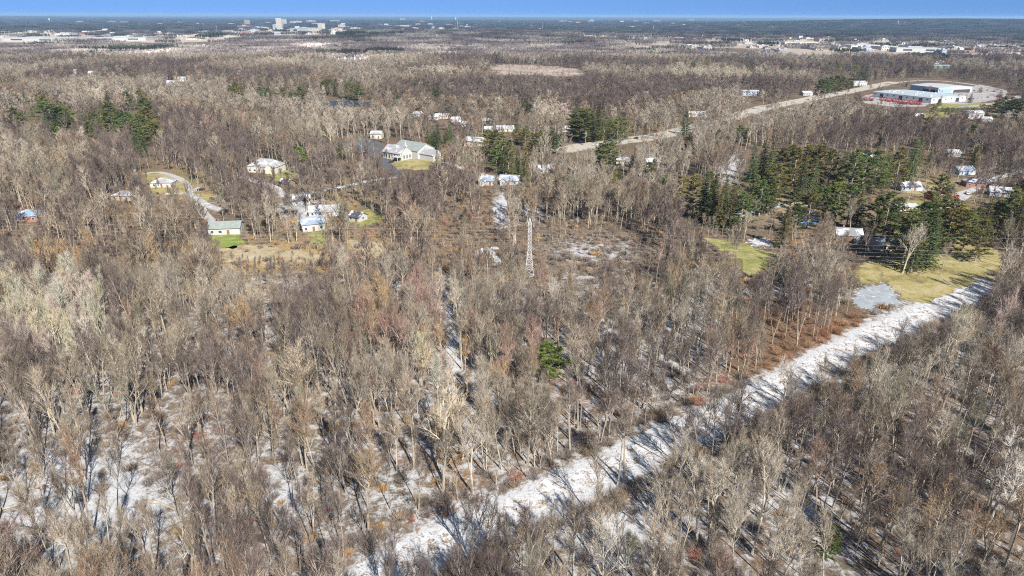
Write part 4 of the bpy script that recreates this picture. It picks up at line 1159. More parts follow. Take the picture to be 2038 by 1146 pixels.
def steeple(px, py):
    p = P(px, py); s = project(p.x, p.y, 0)[2] / FPX; z = hill(p.x, p.y); root = empty('church', (p.x, p.y, z)); W = wm('white')
    volume(root, -14, 14, 0, 14, 7, 6, W, rm('snow')); m = MB(); m.box(-3, 3, -6.2, -.2, 0, 16); m.tube((0, -3, 16), (0, -3, 32), 3.4, .1, 4); m.build('steeple', W, root)
    tag(root, 'small white church with pointed steeple on the wooded hill at upper right', 'church')
steeple(1785, 56)
#@@PART5
# ------------------------------------------------------------------ the wood: every tree has its own place
LONE = [(1796,544,23,3,(.62,.57,.48)),(1872,548,15,0,(.40,.36,.30)),(1996,532,21,2,(.36,.32,.26)),(2028,508,18,1,(.36,.32,.27)),(690,585,19,7,(.66,.62,.55)),
 (882,958,26,3,(.66,.58,.44)),(2012,768,19,9,(.74,.71,.65)),(1955,1072,27,9,(.74,.71,.64)),(2010,1085,24,3,(.68,.64,.56)),(606,830,23,0,(.60,.52,.40)),(1362,640,15,1,(.5,.45,.38)),
 (1735,880,20,2,(.62,.58,.50)),(196,760,22,5,(.66,.62,.55)),(270,770,20,9,(.7,.66,.58)),(655,470,17,2,(.38,.36,.33)),(510,455,16,0,(.36,.33,.29)),(560,440,18,8,(.34,.31,.27)),(1082,255,20,7,(.74,.70,.62)),(1360,168,24,2,(.70,.67,.58)),
 (1560,800,15,3,(.70,.66,.58)),(1228,966,21,1,(.30,.26,.22)),(1242,958,20,4,(.30,.27,.23)),(1620,345,16,7,(.46,.34,.27)),(1290,330,17,0,(.4,.35,.3)),(1690,470,19,0,(.42,.37,.32)),(1000,290,14,0,(.42,.25,.18))]

cand = []
rs = random.Random(21)
bl_np = np.array(blockers)
def blocked(x, y, pad=0.0):
    d = (bl_np[:, 0] - x) ** 2 + (bl_np[:, 1] - y) ** 2
    return bool((d < (bl_np[:, 2] + pad) ** 2).any())
lone_xy = [(P(a, b).x, P(a, b).y) for a, b, *_ in LONE]
def consider(x, y, cell, r):
    q = project(x, y, 0)
    if q is None: return None
    px, py, dz = q
    if px < -260 or px > W0 + 260: return None
    D = y
    if look_out(clear, px, py) > r.random() and -40 < px < W0 + 40 and py < H0: return None
    if D < 320 and path_dist(x, y) < 8.0: return None
    if blocked(x, y): return None
    for lx, ly in lone_xy:
        if (lx - x) ** 2 + (ly - y) ** 2 < 14: return None
    h = r.gauss(18.0, 3.6)
    if r.random() < .22: h *= r.uniform(.55, .8)
    # the line's corridor is kept low; the lower right wood is thin and tall
    is_low = look(low, px, py) > r.random()
    if is_low: h = r.uniform(3.0, 8.0)
    if 258 < y + .05 * x < 292 and r.random() < .80: h = r.uniform(3.5, 7.5)
    if py > 780 and px > 1150 and r.random() < .08: return None
    n = noise.noise(Vector((x / 42.0, y / 42.0, 7.7)))
    if r.random() < .22 - .55 * n and D < 700: return None
    if 0 < px < 460 and 850 < py < 1180 and r.random() < .42: return None
    # keep open what the photograph shows between the crowns
    for f in (.35, .65, .92):
        t = project(x, y, h * f)
        m = look(view, t[0], t[1])
        if m > 0 and not is_low and r.random() < m:
            if r.random() < .12 and D > 250: h *= .5; break
            return None
    # only those that can be seen
    t = project(x, y, h)
    if t[1] > H0 + 14: return None
    h = max(3.5, min(25.0, h))
    return (x, y, h, px, py, dz)

def fill(y0, y1, cell, r):
    y = y0; out = []; row = 0
    while y < y1:
        half = (y * .929 + 37) * .75 + 16
        x = -half + (cell / 2 if row % 2 else 0)
        while x < half:
            c = consider(x + r.uniform(-.75, .75) * cell, y + r.uniform(-.75, .75) * cell, cell, r)
            if c: out.append(c)
            x += cell
        y += cell * .87; row += 1
    return out
near = fill(76, 270, 4.05, rs); mid = fill(270, 620, 4.8, rs); far = fill(620, 1650, 7.3, rs)
print('trees', len(near), len(mid), len(far))

def tint_for(x, y, px, py, r):
    mc = macro_at(x, y) if y > 330 else noise.noise(Vector((x / 45., y / 45., 2.2))) * .55
    pl = pale_at(px, py)
    if pl > .35 and r.random() < pl: return tuple(v * r.uniform(.92, 1.1) for v in (.60, .55, .45))
    if py > 560:
        if r.random() < blob(REDS, px, py) * .7: return (.43, .29, .25)
        if r.random() < blob(ORNG, px, py) * .6: return (.47, .34, .20)
    return pick_tint(r, mc)

def zone_near(px, py):
    row = 'lowest row' if py > 1190 else ('second row' if py > 1085 else ('third row' if py > 1000 else 'fourth row'))
    cols = [(120, 'at the left edge'), (300, 'on the big snow patch'), (470, 'right of the big snow patch'), (640, 'left of lower middle'), (800, 'left of the track mouth'),
            (980, 'at the track mouth'), (1160, 'by the lower end of the snowy track'), (1340, 'just right of the lower track'), (1520, 'in the striped snow right of the track'),
            (1700, 'round the lower green pine'), (1880, 'right of the lower green pine'), (9999, 'at the right edge')]
    for lim, s in cols:
        if px < lim: return row + ' ' + s
def tname(c, h):
    l = sum(c)
    col = 'whitish' if l > 1.5 else ('tan' if l > 1.12 and c[0] > c[2] * 1.25 else ('reddish' if c[0] > c[1] * 1.38 else ('pale grey' if l > 1.08 else ('dark brown' if l < .80 else 'grey-brown'))))
    return ('tall ' if h > 20 else ('short ' if h < 14 else '')) + col + ' bare tree'

def plant(x, y, h, k, tint, rz, lx, ly, sw):
    root = empty('bare_tree', (x, y, 0), 0)
    root.rotation_euler = (lx, ly, rz); s = h / 20.0; root.scale = (s * sw, s * sw, s)
    a = bpy.data.objects.new('trunk', near_wood[k]); b = bpy.data.objects.new('crown', near_twig[k])
    for o in (a, b):
        COL.objects.link(o); o.parent = root; o['tint'] = [tint[0], tint[1], tint[2]]
    return root
def bark_form(k): return ('spreading', 'slender', 'broad', 'forked', 'slender', 'forked', 'rounded', 'forked', 'broad', 'forked', 'rounded', 'slender')[k]
near.sort(key=lambda c: -(c[2] / c[5]) + (1.0 if not (-30 < c[3] < W0 + 30) else 0))
IND = near[:275]; rest_near = near[275:]
for (x, y, h, px, py, dz) in IND:
    k = rs.randrange(12) if px < 1150 else rs.choice([1, 4, 11, 0, 6, 9, 10, 3])
    c = tint_for(x, y, px, py, rs)
    r_ = plant(x, y, h, k, c, rs.uniform(0, 6.28), rs.gauss(0, .05), rs.gauss(0, .05), rs.uniform(.62, .98))
    tag_later(r_, tname(c, h).replace('bare tree', bark_form(k) + ' tree,'), zone_near(px, py).replace('in the striped snow right of the track', 'in the striped snow').replace('by the lower end of the snowy track', 'by the lower track'), 'tree', 'bare trees of the winter wood', px)
LONE_L = ['tall pale tree with forked trunk alone on the big right lawn','small bare tree on the lower rim of the big right lawn','broad bare tree on the right lawn with dark limbs','bare tree at the right end of the big lawn',
 'whitish bushy tree standing in scrub below the straw meadow','tall tan many-stemmed tree above the dark brush left of the track','white-barked tree near the right edge above the wood','tall white-barked tree near the lower right corner','pale crooked tree at the lower right corner',
 'tall tan tree among brown trees left of centre','slim bare tree in the snowy gaps right of the pylon','broad grey tree standing just below the snowy track','pale leaning tree in the whitish stand at left','pale forked tree right of the leaning one in the whitish stand',
 'dark limbed tree right of the blue-roofed white house','dark bare tree right of the green-roofed white house','spreading dark tree left of the blue-roofed white house','whitish round tree left of the tall dark spruces','large whitish tree in the far pale stand',
 'white-twigged young tree on the upper bank of the snowy track','dark slim tree rising from the snowy track, left of a pair','dark slim tree rising from the snowy track, right of a pair','russet round tree among the dark pines','bare tree between two dark pines below the main road','bare tree beside the blue ice','rusty brown tree left of the big pine group']
for (a, b, h, k, c), lab in zip(LONE, LONE_L):
    p = P(a, b); r_ = plant(p.x, p.y, h, k, c, rs.uniform(0, 6.28), 0, 0, 1.05); tag(r_, lab, 'tree', 'bare trees that stand out')

pts = []
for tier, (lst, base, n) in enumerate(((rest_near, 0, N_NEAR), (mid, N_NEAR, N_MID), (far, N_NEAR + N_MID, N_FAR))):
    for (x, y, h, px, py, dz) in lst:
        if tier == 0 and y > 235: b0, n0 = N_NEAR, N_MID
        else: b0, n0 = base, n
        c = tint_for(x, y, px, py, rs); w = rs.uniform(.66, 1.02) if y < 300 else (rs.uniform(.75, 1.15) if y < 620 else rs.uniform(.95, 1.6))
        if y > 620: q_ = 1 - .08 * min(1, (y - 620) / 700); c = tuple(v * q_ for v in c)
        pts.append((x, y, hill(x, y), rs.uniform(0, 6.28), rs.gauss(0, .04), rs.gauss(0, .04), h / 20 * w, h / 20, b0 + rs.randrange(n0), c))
o = scatter('bare_woodland', pts, srcs)
o['label'] = 'endless bare grey-brown deciduous wood filling the plain'; o['category'] = 'woodland'

# far-off wood in blocks of many crowns
def wood_block(seed, S=70.0):
    r = random.Random(seed); mb = MB(); cols = []
    for i in range(95):
        x, y = r.uniform(-S / 2, S / 2), r.uniform(-S / 2, S / 2); h = r.uniform(12, 19); w = h * r.uniform(.22, .32)
        b = r.uniform(.75, 1.25); n0 = len(mb.v)
        for k in range(26):
            z = h * r.uniform(.45, .85); a = r.uniform(0, 6.28); q = w * r.random() ** .6 * .6
            p0 = Vector((x + math.cos(a) * q * .4, y + math.sin(a) * q * .4, z)); d = Vector((math.cos(a) * r.uniform(.4, 1), math.sin(a) * r.uniform(.4, 1), r.uniform(.5, 1.2))).normalized()
            mb.spike(p0, p0 + d * w * r.uniform(.5, 1.0), .38)
        mb.tube((x, y, -1), (x, y, h * .7), .3, .15, 3)
        cols += [b] * (len(mb.v) - n0)
    m, t, o = MATB
    me = mb.mesh('wood_block', m); me.attributes.new('vary', 'FLOAT', 'POINT').data.foreach_set('value', cols); return raw('src', me)
def block_mat():
    m, t, o = newmat('far_crowns')
    a = t.nodes.new('ShaderNodeAttribute'); a.attribute_type = 'INSTANCER'; a.attribute_name = 'tint'
    v = t.nodes.new('ShaderNodeAttribute'); v.attribute_name = 'vary'; pos = geo_pos(t)
    n = noise_n(t, .006, 3, .6, pos)
    c = ramp(t, [(.38, (.15, .12, .115)), (.47, (.20, .165, .155)), (.54, (.29, .255, .225)), (.64, (.48, .44, .375))], n)
    c = mixc(t, c, a.outputs['Color'], typ='MULTIPLY')
    mm = t.nodes.new('ShaderNodeVectorMath'); mm.operation = 'SCALE'; t.links.new(c, mm.inputs[0]); t.links.new(v.outputs['Fac'], mm.inputs['Scale'])
    diffuse(t, o, mm.outputs[0]); return m, t, o
MATB = block_mat()
blocks = [wood_block(900 + i) for i in range(5)]
bp_ = []
rb2 = random.Random(31)
y = 1640.0
TOWNB = [(-20,130,56,86,.93),(130,470,58,84,.9),(470,700,44,74,.9),(700,960,44,66,.7),(1150,1340,70,94,.7),(1340,1560,70,100,.78),(1540,1800,74,106,.88),(1800,2060,82,134,.86),(0,2038,40,60,.3)]
while y < 15000:
    c = 66 if y < 5000 else 66 * (y / 5000) ** 0.8
    half = y * .80 + 60; x = -half
    while x < half:
        xx, yy = x + rb2.uniform(-.3, .3) * c, y + rb2.uniform(-.3, .3) * c
        q = project(xx, yy, 0); tq = project(xx, yy, 16)
        ok = True
        if max(look(view, tq[0], tq[1]), look(clear, q[0], q[1]), look(view, q[0], q[1])) > .5: ok = False
        for x0, x1, y0, y1, pr in TOWNB:
            if x0 <= q[0] < x1 and (y0 <= q[1] <= y1 or y0 <= tq[1] <= y1):
                if rb2.random() < pr: ok = False
        if ok:
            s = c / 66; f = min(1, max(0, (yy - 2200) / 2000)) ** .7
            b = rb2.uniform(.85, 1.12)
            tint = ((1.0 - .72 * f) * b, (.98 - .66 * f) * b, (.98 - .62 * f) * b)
            pp_ = pale_at(q[0], q[1]); tint = tuple(v * (1 + 1.2 * pp_) for v in tint)
            if noise.noise(Vector((xx / 420., yy / 300., 9.))) > .28 and rb2.random() < .7 or rb2.random() < .03: tint = (.20 * b, .27 * b, .18 * b)
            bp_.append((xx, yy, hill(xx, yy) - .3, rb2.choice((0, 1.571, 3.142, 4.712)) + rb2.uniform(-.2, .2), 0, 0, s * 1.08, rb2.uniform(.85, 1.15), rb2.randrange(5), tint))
        x += c
    y += c
print('blocks', len(bp_))
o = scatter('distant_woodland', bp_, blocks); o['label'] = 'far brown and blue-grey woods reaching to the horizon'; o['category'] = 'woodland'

# brush and saplings between the trees
sh_src = [raw('src', shrub(700 + i, 2.5, 0).mesh('brush', MAT_SHRUB)) for i in range(4)] + [raw('src', shrub(720 + i, 2.5, 1).mesh('brush_far', MAT_SHRUB)) for i in range(3)]
sp = []; r = random.Random(77)
def shrub_fill(y0, y1, cell, prob):
    y = y0
    while y < y1:
        half = (y * .929 + 37) * .75 + 8; x = -half
        while x < half:
            xx, yy = x + r.uniform(-1, 1) * cell, y + r.uniform(-1.1, 1.1) * cell; x += cell
            q = project(xx, yy, 0)
            if not (-60 < q[0] < W0 + 60 and q[1] < H0 + 60): continue
            if look_out(clear, q[0], q[1]) > .3 and not (r.random() < .22 and 470 < q[1] < 530 and q[0] < 850): continue
            pr = prob; pd = path_dist(xx, yy) if yy < 330 else 99
            if pd < 6.8: continue
            snow, _c = ground_attr(q[0], q[1], yy)
            pr *= 1.15 - snow
            if pd < 12: pr = .85
            row = 255 < yy + .05 * xx < 296
            if row or look(low, q[0], q[1]) > .5: pr = .85
            if blocked(xx, yy): continue
            if r.random() > pr * (.7 + .9 * noise.noise(Vector((xx / 18., yy / 18., 1.)))): continue
            c = r.choice(((.24, .195, .165), (.20, .165, .14), (.28, .23, .18), (.17, .14, .12), (.32, .25, .18)))
            if r.random() < .05 + .6 * blob(ORNG, q[0], q[1]): c = (.46, .27, .10)
            if r.random() < .03 + .6 * blob(REDS, q[0], q[1]): c = (.38, .17, .13)
            if 1500 < q[0] < 1740 and 620 < q[1] < 740: c = r.choice(((.34, .18, .11), (.30, .19, .12), (.36, .22, .13)))
            h = r.uniform(.35, .95) * (1.35 if pd < 12 or row else 1)
            sp.append((xx, yy, 0, r.uniform(0, 6.28), 0, 0, h * r.uniform(.9, 1.6), h, r.randrange(4) if yy < 230 else 4 + r.randrange(3), c))
        y += cell
shrub_fill(80, 230, 2.3, .46); shrub_fill(230, 430, 3.0, .55)
print('shrubs', len(sp))
o = scatter('undergrowth', sp, sh_src); o['label'] = 'brown and russet brush growing between the bare trees'; o['category'] = 'undergrowth'

# ------------------------------------------------------------------ evergreens
def pine(seed, H=20, detail=1):
    r = random.Random(seed); tr = MB(); nd = MB(); tr.tube((0, 0, -.3), (0, 0, H * .55), H * .016, H * .010, 6); tr.tube((0, 0, H * .55), (0, 0, H * .97), H * .010, .03, 5)
    nw = 16; phi = 0; z0 = .16
    for i in range(nw):
        f = z0 + (1 - z0) * i / nw; z = H * f; g = (f - z0) / (1 - z0)
        for b in range(5):
            if r.random() < .28: continue
            phi += 2.4 + r.uniform(-.4, .4)
            L = H * .27 * (1 - g ** 1.7) * r.uniform(.45, 1.4) * (.75 + .5 * min(1, g * 4)) + .5
            d = Vector((math.cos(phi), math.sin(phi), .12 + .5 * g)).normalized(); p0 = Vector((0, 0, z))
            tr.tube(p0, p0 + d * L * .9, .07, .03, 3)
            m = 3 + int(L)
            for k in range(m):
                c = p0 + d * L * (.35 + .65 * (k + .5) / m) + Vector((r.uniform(-.5, .5), r.uniform(-.5, .5), r.uniform(-.1, .3)))
                for s in range(13 * detail):
                    v = Vector((r.gauss(0, 1), r.gauss(0, 1), r.gauss(0, .45) + .35)).normalized()
                    nd.spike(c, c + v * r.uniform(.6, 1.15), .13 if detail == 1 else .08)
    return tr, nd
def spruce(seed, H=20, detail=1):
    r = random.Random(seed); tr = MB(); nd = MB(); tr.tube((0, 0, -.3), (0, 0, H * .98), H * .015, .03, 6)
    nw = 26; phi = 0
    for i in range(nw):
        g = i / nw; z = H * (.07 + .92 * g)
        for b in range(8):
            phi += .785 + r.uniform(-.2, .2)
            if r.random() < .08: continue
            L = H * .205 * (1 - g) ** .85 * r.uniform(.75, 1.15) + .25
            d = Vector((math.cos(phi), math.sin(phi), -.18 + .5 * g)).normalized(); p0 = Vector((0, 0, z)); m = max(2, int(L * 1.6)); sd = Vector((-d.y, d.x, 0))
            for k in range(int(m * detail * 1.8)):
                q = p0 + d * L * r.uniform(.12, .95)
                nd.spike(q, q + (d * .8 + sd * r.choice((-1, 1)) * r.uniform(.3, 1) + Vector((0, 0, r.uniform(-.45, .15)))).normalized() * r.uniform(.6, 1.15), .15 if detail == 1 else .1)
            nd.spike(p0, p0 + d * L * 1.03, .16)
        nd.spike((0, 0, z), (0, 0, z + 1.4), .12)
    return tr, nd
EP = {'p': [tuple(x.mesh(n, m) for x, n, m in zip(pine(40 + i), ('pine_trunk', 'pine_needles'), (MAT_BARK, MAT_NEEDLE))) for i in range(6)],
      's': [tuple(x.mesh(n, m) for x, n, m in zip(spruce(60 + i), ('spruce_trunk', 'spruce_needles'), (MAT_BARK, MAT_NEEDLE))) for i in range(3)],
      'g': [tuple(x.mesh(n, m) for x, n, m in zip(pine(80 + i, 20, 2), ('pine_trunk', 'pine_needles'), (MAT_BARK, MAT_NEEDLE))) for i in range(2)]}
EZ = [(0,0,60,300,'in the pine group by the left edge'),(60,180,160,300,'in the tall pine group at upper left'),(0,0,300,180,'in far woods at upper left'),(160,200,340,330,'in the long pine row at upper left'),
 (300,0,500,240,'in far woods left of the dark pond'),(500,150,640,215,'left of the dark pond'),(640,150,760,215,'on the bank behind the dark pond'),(760,150,920,220,'in woods right of the dark pond'),
 (740,240,770,280,'behind the parking lot'),(840,240,920,310,'right of the church'),(580,280,620,330,'left of the parking lot'),(655,280,700,320,'beside the dark parking lot'),(860,310,900,340,'below the church grass'),
 (920,180,1070,235,'in woods above the snowy estate'),(960,250,1120,370,'in the big pine group right of the church'),(1130,200,1196,300,'in the tall spruce clump left of the main road'),(1196,200,1250,300,'in the dark clump beside the main road'),
 (1250,240,1330,275,'behind the main road'),(1120,275,1345,380,'in mixed woods below the main road'),(1250,80,1540,150,'in far woods above the main road'),(1340,210,1440,325,'right of the main road bend'),(1340,325,1482,480,'in the middle pine clump'),
 (1440,250,1490,300,'above the long pine belt'),(1482,265,1560,400,'at the left end of the long pine belt'),(1495,385,1560,440,'just right of the middle pine clump'),(1560,275,1640,405,'in the left part of the long pine belt'),(1640,275,1790,395,'in the right part of the long pine belt'),
 (1540,400,1600,500,'beside the blue ice'),(1600,400,1725,470,'right of the blue ice'),(1725,380,1900,560,'around the houses above the big lawn'),(1795,250,1860,365,'right of the long pine belt'),
 (1900,370,2100,560,'in the dark group at the right edge'),(1900,270,2038,365,'in woods above the right edge group'),(1600,140,1700,195,'in the big pines left of the warehouse'),(1690,120,1760,180,'behind the road left of the warehouse'),
 (1700,60,2038,150,'in far woods at upper right'),(1790,160,1960,215,'beside the warehouse'),(1975,180,2040,245,'in the dark group right of the hedge'),(1870,195,1975,235,'near the white apartment block'),(1740,240,1960,320,'in woods behind the pine belt'),(1940,170,2000,215,'at the far end of the yard')]
re_ = random.Random(9)
for i, (x, y, h, k, bx, by) in enumerate(EV_SPOTS):
    kk = k; k = 'g' if k == 'd' else k; tm, nm = re_.choice(EP[k]); root = empty({'p': 'pine_tree', 's': 'spruce_tree', 'g': 'pine_tree'}[k], (x, y, 0), re_.uniform(0, 6.28))
    s = h / 20; w = s * re_.uniform(.85, 1.2) * (1.75 if kk == 'g' and i == 0 else 1.2 if kk == 'g' else .85 if kk == 'd' else (1.15 if k == 'p' else 1.0)) * (1.3 if by < 320 else 1.0); root.scale = (w, w, s)
    a = bpy.data.objects.new('trunk', tm); b = bpy.data.objects.new('crown', nm)
    t = {'p': (.108, .126, .044), 's': (.084, .102, .042), 'g': (.12, .195, .045), 'd': (.09, .14, .035)}[kk]; v = re_.uniform(.65, 1.45); yl = re_.uniform(.85, 1.4)
    for o_, c in ((a, (.34, .28, .22)), (b, (t[0] * v * yl, t[1] * v, t[2] * v))):
        COL.objects.link(o_); o_.parent = root; o_['tint'] = list(c)
    if i == 0: tag(root, 'lone bright green pine in the middle of the bare wood', 'tree', 'evergreens')
    elif i == 1: tag(root, 'narrow green pine near the bottom edge in the lower right wood', 'tree', 'evergreens')
    else:
        zn = min(EZ, key=lambda z: abs((z[0] + z[2]) / 2 - bx) + 2 * abs((z[1] + z[3]) / 2 - by))[4]
        for x0, y0, x1, y1, ph in EZ:
            if x0 <= bx <= x1 and y0 <= by <= y1: zn = ph; break
        tag_later(root, {'p': 'dark broad-crowned pine', 's': 'dark pointed spruce', 'g': 'bright green pine'}[k], zn, 'tree', 'evergreens', bx)
def hedge(x0, x1, y, n, label):
    a, b = P(x0, y), P(x1, y); nd = MB(); r = random.Random(4); L = (b - a).length
    for i in range(int(L * 14)):
        p = a.lerp(b, r.random()) - a; q = Vector((p.x, p.y + r.uniform(-2, 2), r.uniform(.1, 4.2 + math.sin(p.length * 2.1) * .5))); nd.spike(q, q + Vector((r.gauss(0, .4), r.gauss(0, .4), .9)).normalized() * 1.3, .28)
    o = nd.build('hedge', MAT_NEEDLE); o.location = (a.x, a.y, 0); o['tint'] = [.10, .12, .04]; tag(o, label, 'hedge')
hedge(1872, 1944, 222, 20, 'long trimmed evergreen hedge between the warehouse yard and the white apartments')
#@@PART6
# ------------------------------------------------------------------ the pylon and its wires
M_STEEL = plain('galvanised_steel', (.66, .65, .63), .5, .12, .8, metal=.2)
def pylon(px, py, H=24.0, turn=0.0):
    p = P(px, py); root = empty('transmission_tower', (p.x, p.y, 0), R(turn))
    def wid(z): return 1.75 if z < .1 else (1.75 - 1.1 * min(1, z / (H * .45)) if z < H * .45 else .65) if z < H * .9 else .65 * (H - z) / (H * .1) + .03
    b = MB(); zs = [0, 2.4, 4.7, 6.8, 8.8, 10.6, 12.2, 13.8, 15.4, 17, 18.6, 20.2, 21.6, 22.6, H]
    for z0, z1 in zip(zs[:-1], zs[1:]):
        a, c = wid(z0), wid(z1)
        for sx, sy in ((1, 1), (1, -1), (-1, -1), (-1, 1)): b.tube((sx * a, sy * a, z0), (sx * c, sy * c, z1), .12, .12, 4)
        for i, (s0, s1) in enumerate((((1, 1), (1, -1)), ((1, -1), (-1, -1)), ((-1, -1), (-1, 1)), ((-1, 1), (1, 1)))):
            b.tube((s0[0] * a, s0[1] * a, z0), (s1[0] * c, s1[1] * c, z1), .075, .075, 3); b.tube((s1[0] * a, s1[1] * a, z0), (s0[0] * c, s0[1] * c, z1), .075, .075, 3)
            b.tube((s0[0] * c, s0[1] * c, z1), (s1[0] * c, s1[1] * c, z1), .07, .07, 3)
    b.build('lattice_body', M_STEEL, root)
    for z in (21.0, 18.0, 15.0):
        for s in (-1, 1):
            c = MB(); c.tube((0, .6, z), (0, s * 2.4, z + .3), .07, .05, 3); c.tube((0, s * .6, z + .9), (0, s * 2.4, z + .3), .06, .05, 3); arm = c.build('crossarm', M_STEEL, root)
            i = MB(); [i.tube((0, s * 2.4, z + .3 - k * .2), (0, s * 2.4, z + .15 - k * .2), .10, .04, 6) for k in range(6)]; i.build('insulator', plain('glass_insulator', (.30, .36, .36), .2), arm)
    for sx, sy in ((1, 1), (1, -1), (-1, -1), (-1, 1)):
        f = MB(); f.box(sx * 1.75 - .35, sx * 1.75 + .35, sy * 1.75 - .35, sy * 1.75 + .35, -.3, .35); f.build('footing', plain('concrete', (.45, .44, .42), .8), root)
    tag(root, 'slim steel lattice pylon standing in the scrub corridor at mid picture', 'pylon'); return p
TP = pylon(1053, 545)
def wire(a, b, sag, label, r=.009):
    mb = MB(); n = 28; pr = None
    for i in range(n + 1):
        t = i / n; q = a.lerp(b, t) - a; q.z -= sag * 4 * t * (1 - t)
        if pr is not None: mb.tube(pr, q, r, r, 3)
        pr = q
    o = mb.build('power_line', plain('aluminium_wire', (.75, .73, .70), .5)); o.location = a; tag(o, label, 'power line', 'wires of the pylon')
for side, dx, dy in (('left', -250, 12), ('right', 250, -28)):
    for nm, z, off in (('topmost', 24.9, 0), ('upper front', 20.1, -2.4), ('upper back', 20.1, 2.4), ('middle front', 17.1, -2.4), ('middle back', 17.1, 2.4), ('lowest front', 14.1, -2.4), ('lowest back', 14.1, 2.4)):
        wire(Vector((TP.x, TP.y + off, z)), Vector((TP.x + dx, TP.y + dy + off, z)), 3.0, f'{nm} wire running {side} from the lattice pylon')

def utility_pole(px, py, h, label, turn=0):
    p = P(px, py); root = empty('utility_pole', (p.x, p.y, 0), R(turn)); w = plain('weathered_pole', (.36, .29, .22), .8)
    m = MB(); m.tube((0, 0, -.2), (0, 0, h), .17, .12, 7, True); m.build('pole', w, root)
    c = MB(); c.box(-1.3, 1.3, -.22, -.12, h - .9, h - .74); c.build('crossarm', w, root)
    for s in (-1.1, 0, 1.1):
        i = MB(); i.tube((s, -.17, h - .74), (s, -.17, h - .5), .06, .04, 6, True); i.build('insulator', plain('glass_insulator', (.30, .36, .36), .2), root)
    t = MB(); t.tube((.28, -.25, h - 2.4), (.28, -.25, h - 1.5), .22, .22, 8, True); t.build('transformer', plain('transformer_grey', (.4, .41, .42), .5), root)
    tag(root, label, 'utility pole', 'utility poles')
for a, b, h, l in ((1201, 288, 13, 'pole in front of the dark clump left of the main road'), (1251, 274, 11, 'pole behind the main road by the dark clump'), (1165, 290, 11, 'pole below the tall spruces'), (1634, 208, 13, 'tall pole beside the main road near its bend'),
                   (1681, 178, 12, 'pole at the roadside by the big pines'), (1700, 176, 12, 'pole between big pines and warehouse'), (1759, 168, 11, 'pole at the far end of the main road'), (396, 383, 9, 'pale pole at the driveway fork by the cream hip-roofed house'),
                   (1780, 170, 12, 'pole behind the warehouse roof'), (1808, 172, 12, 'right pole of the two behind the warehouse'), (741, 342, 10, 'pole left of the church drive'), (748, 338, 10, 'pole just left of the church entrance')):
    utility_pole(a, b, h, l)

# ------------------------------------------------------------------ vehicles
M_TYRE = plain('tyre_rubber', (.03, .03, .03), .8); M_RIM = plain('wheel_rim', (.5, .5, .5), .4, metal=.5)
def wheel(root, x, y, r, w=.24):
    t = MB(); t.tube((x, y - w / 2, r), (x, y + w / 2, r), r, r, 14, True); t.tube((x, y + w / 2, r), (x, y - w / 2, r), r * .99, r * .99, 14, True); o = t.build('wheel', M_TYRE, root)
    m = MB(); s = -1 if y < 0 else 1; m.tube((x, y + s * (w / 2 - .02), r), (x, y + s * (w / 2 + .02), r), r * .55, r * .5, 10, True); m.build('rim', M_RIM, o)
def make_car(col, name, label, px, py, rot, van=False):
    p = P(px, py); root = empty(name, (p.x, p.y, .115), R(rot)); m = plain('paint_' + col, {'black': (.02, .02, .025), 'white': (.75, .75, .75), 'red': (.45, .03, .02), 'silver': (.45, .46, .48), 'blue': (.05, .10, .25), 'grey': (.18, .19, .2)}[col], .3, .05, spec=.6)
    b = MB()
    prof = [(-2.25, .45), (-2.2, .85), (-1.2, .98), (1.5, 1.0), (2.2, .92), (2.25, .45)]
    for s in range(len(prof) - 1):
        (x0, z0), (x1, z1) = prof[s], prof[s + 1]; b.poly([(x0, -.88, z0), (x1, -.88, z1), (x1, .88, z1), (x0, .88, z0)][::-1])
    b.poly([(x, -.88, z) for x, z in prof][::-1]); b.poly([(x, .88, z) for x, z in prof]); b.poly([(-2.25, -.88, .45), (2.25, -.88, .45), (2.25, .88, .45), (-2.25, .88, .45)])
    b.build('body', m, root)
    h = 1.95 if van else 1.48
    c = MB(); c.quadbox([(-1.1, -.8, .97), (2.1 if van else 1.7, -.8, .97), (2.1 if van else 1.7, .8, .97), (-1.1, .8, .97), (-.5, -.66, h - .06), (1.9 if van else 1.1, -.66, h - .06), (1.9 if van else 1.1, .66, h - .06), (-.5, .66, h - .06)]); c.build('windows', M_GLASS, root)
    r_ = MB(); r_.box(-.5, 1.9 if van else 1.1, -.67, .67, h - .055, h); r_.build('roof', m, root)
    for x in (-1.4, 1.4):
        for y in (-.85, .85): wheel(root, x, y, .33)
    for y in (-.6, .6):
        l = MB(); l.box(-2.27, -2.235, y - .17, y + .17, .6, .76); l.build('headlight', M_TRIM, root)
    tag(root, label, 'van' if van else 'car', 'vehicles on the roads and lots'); return root
road_dir = 46
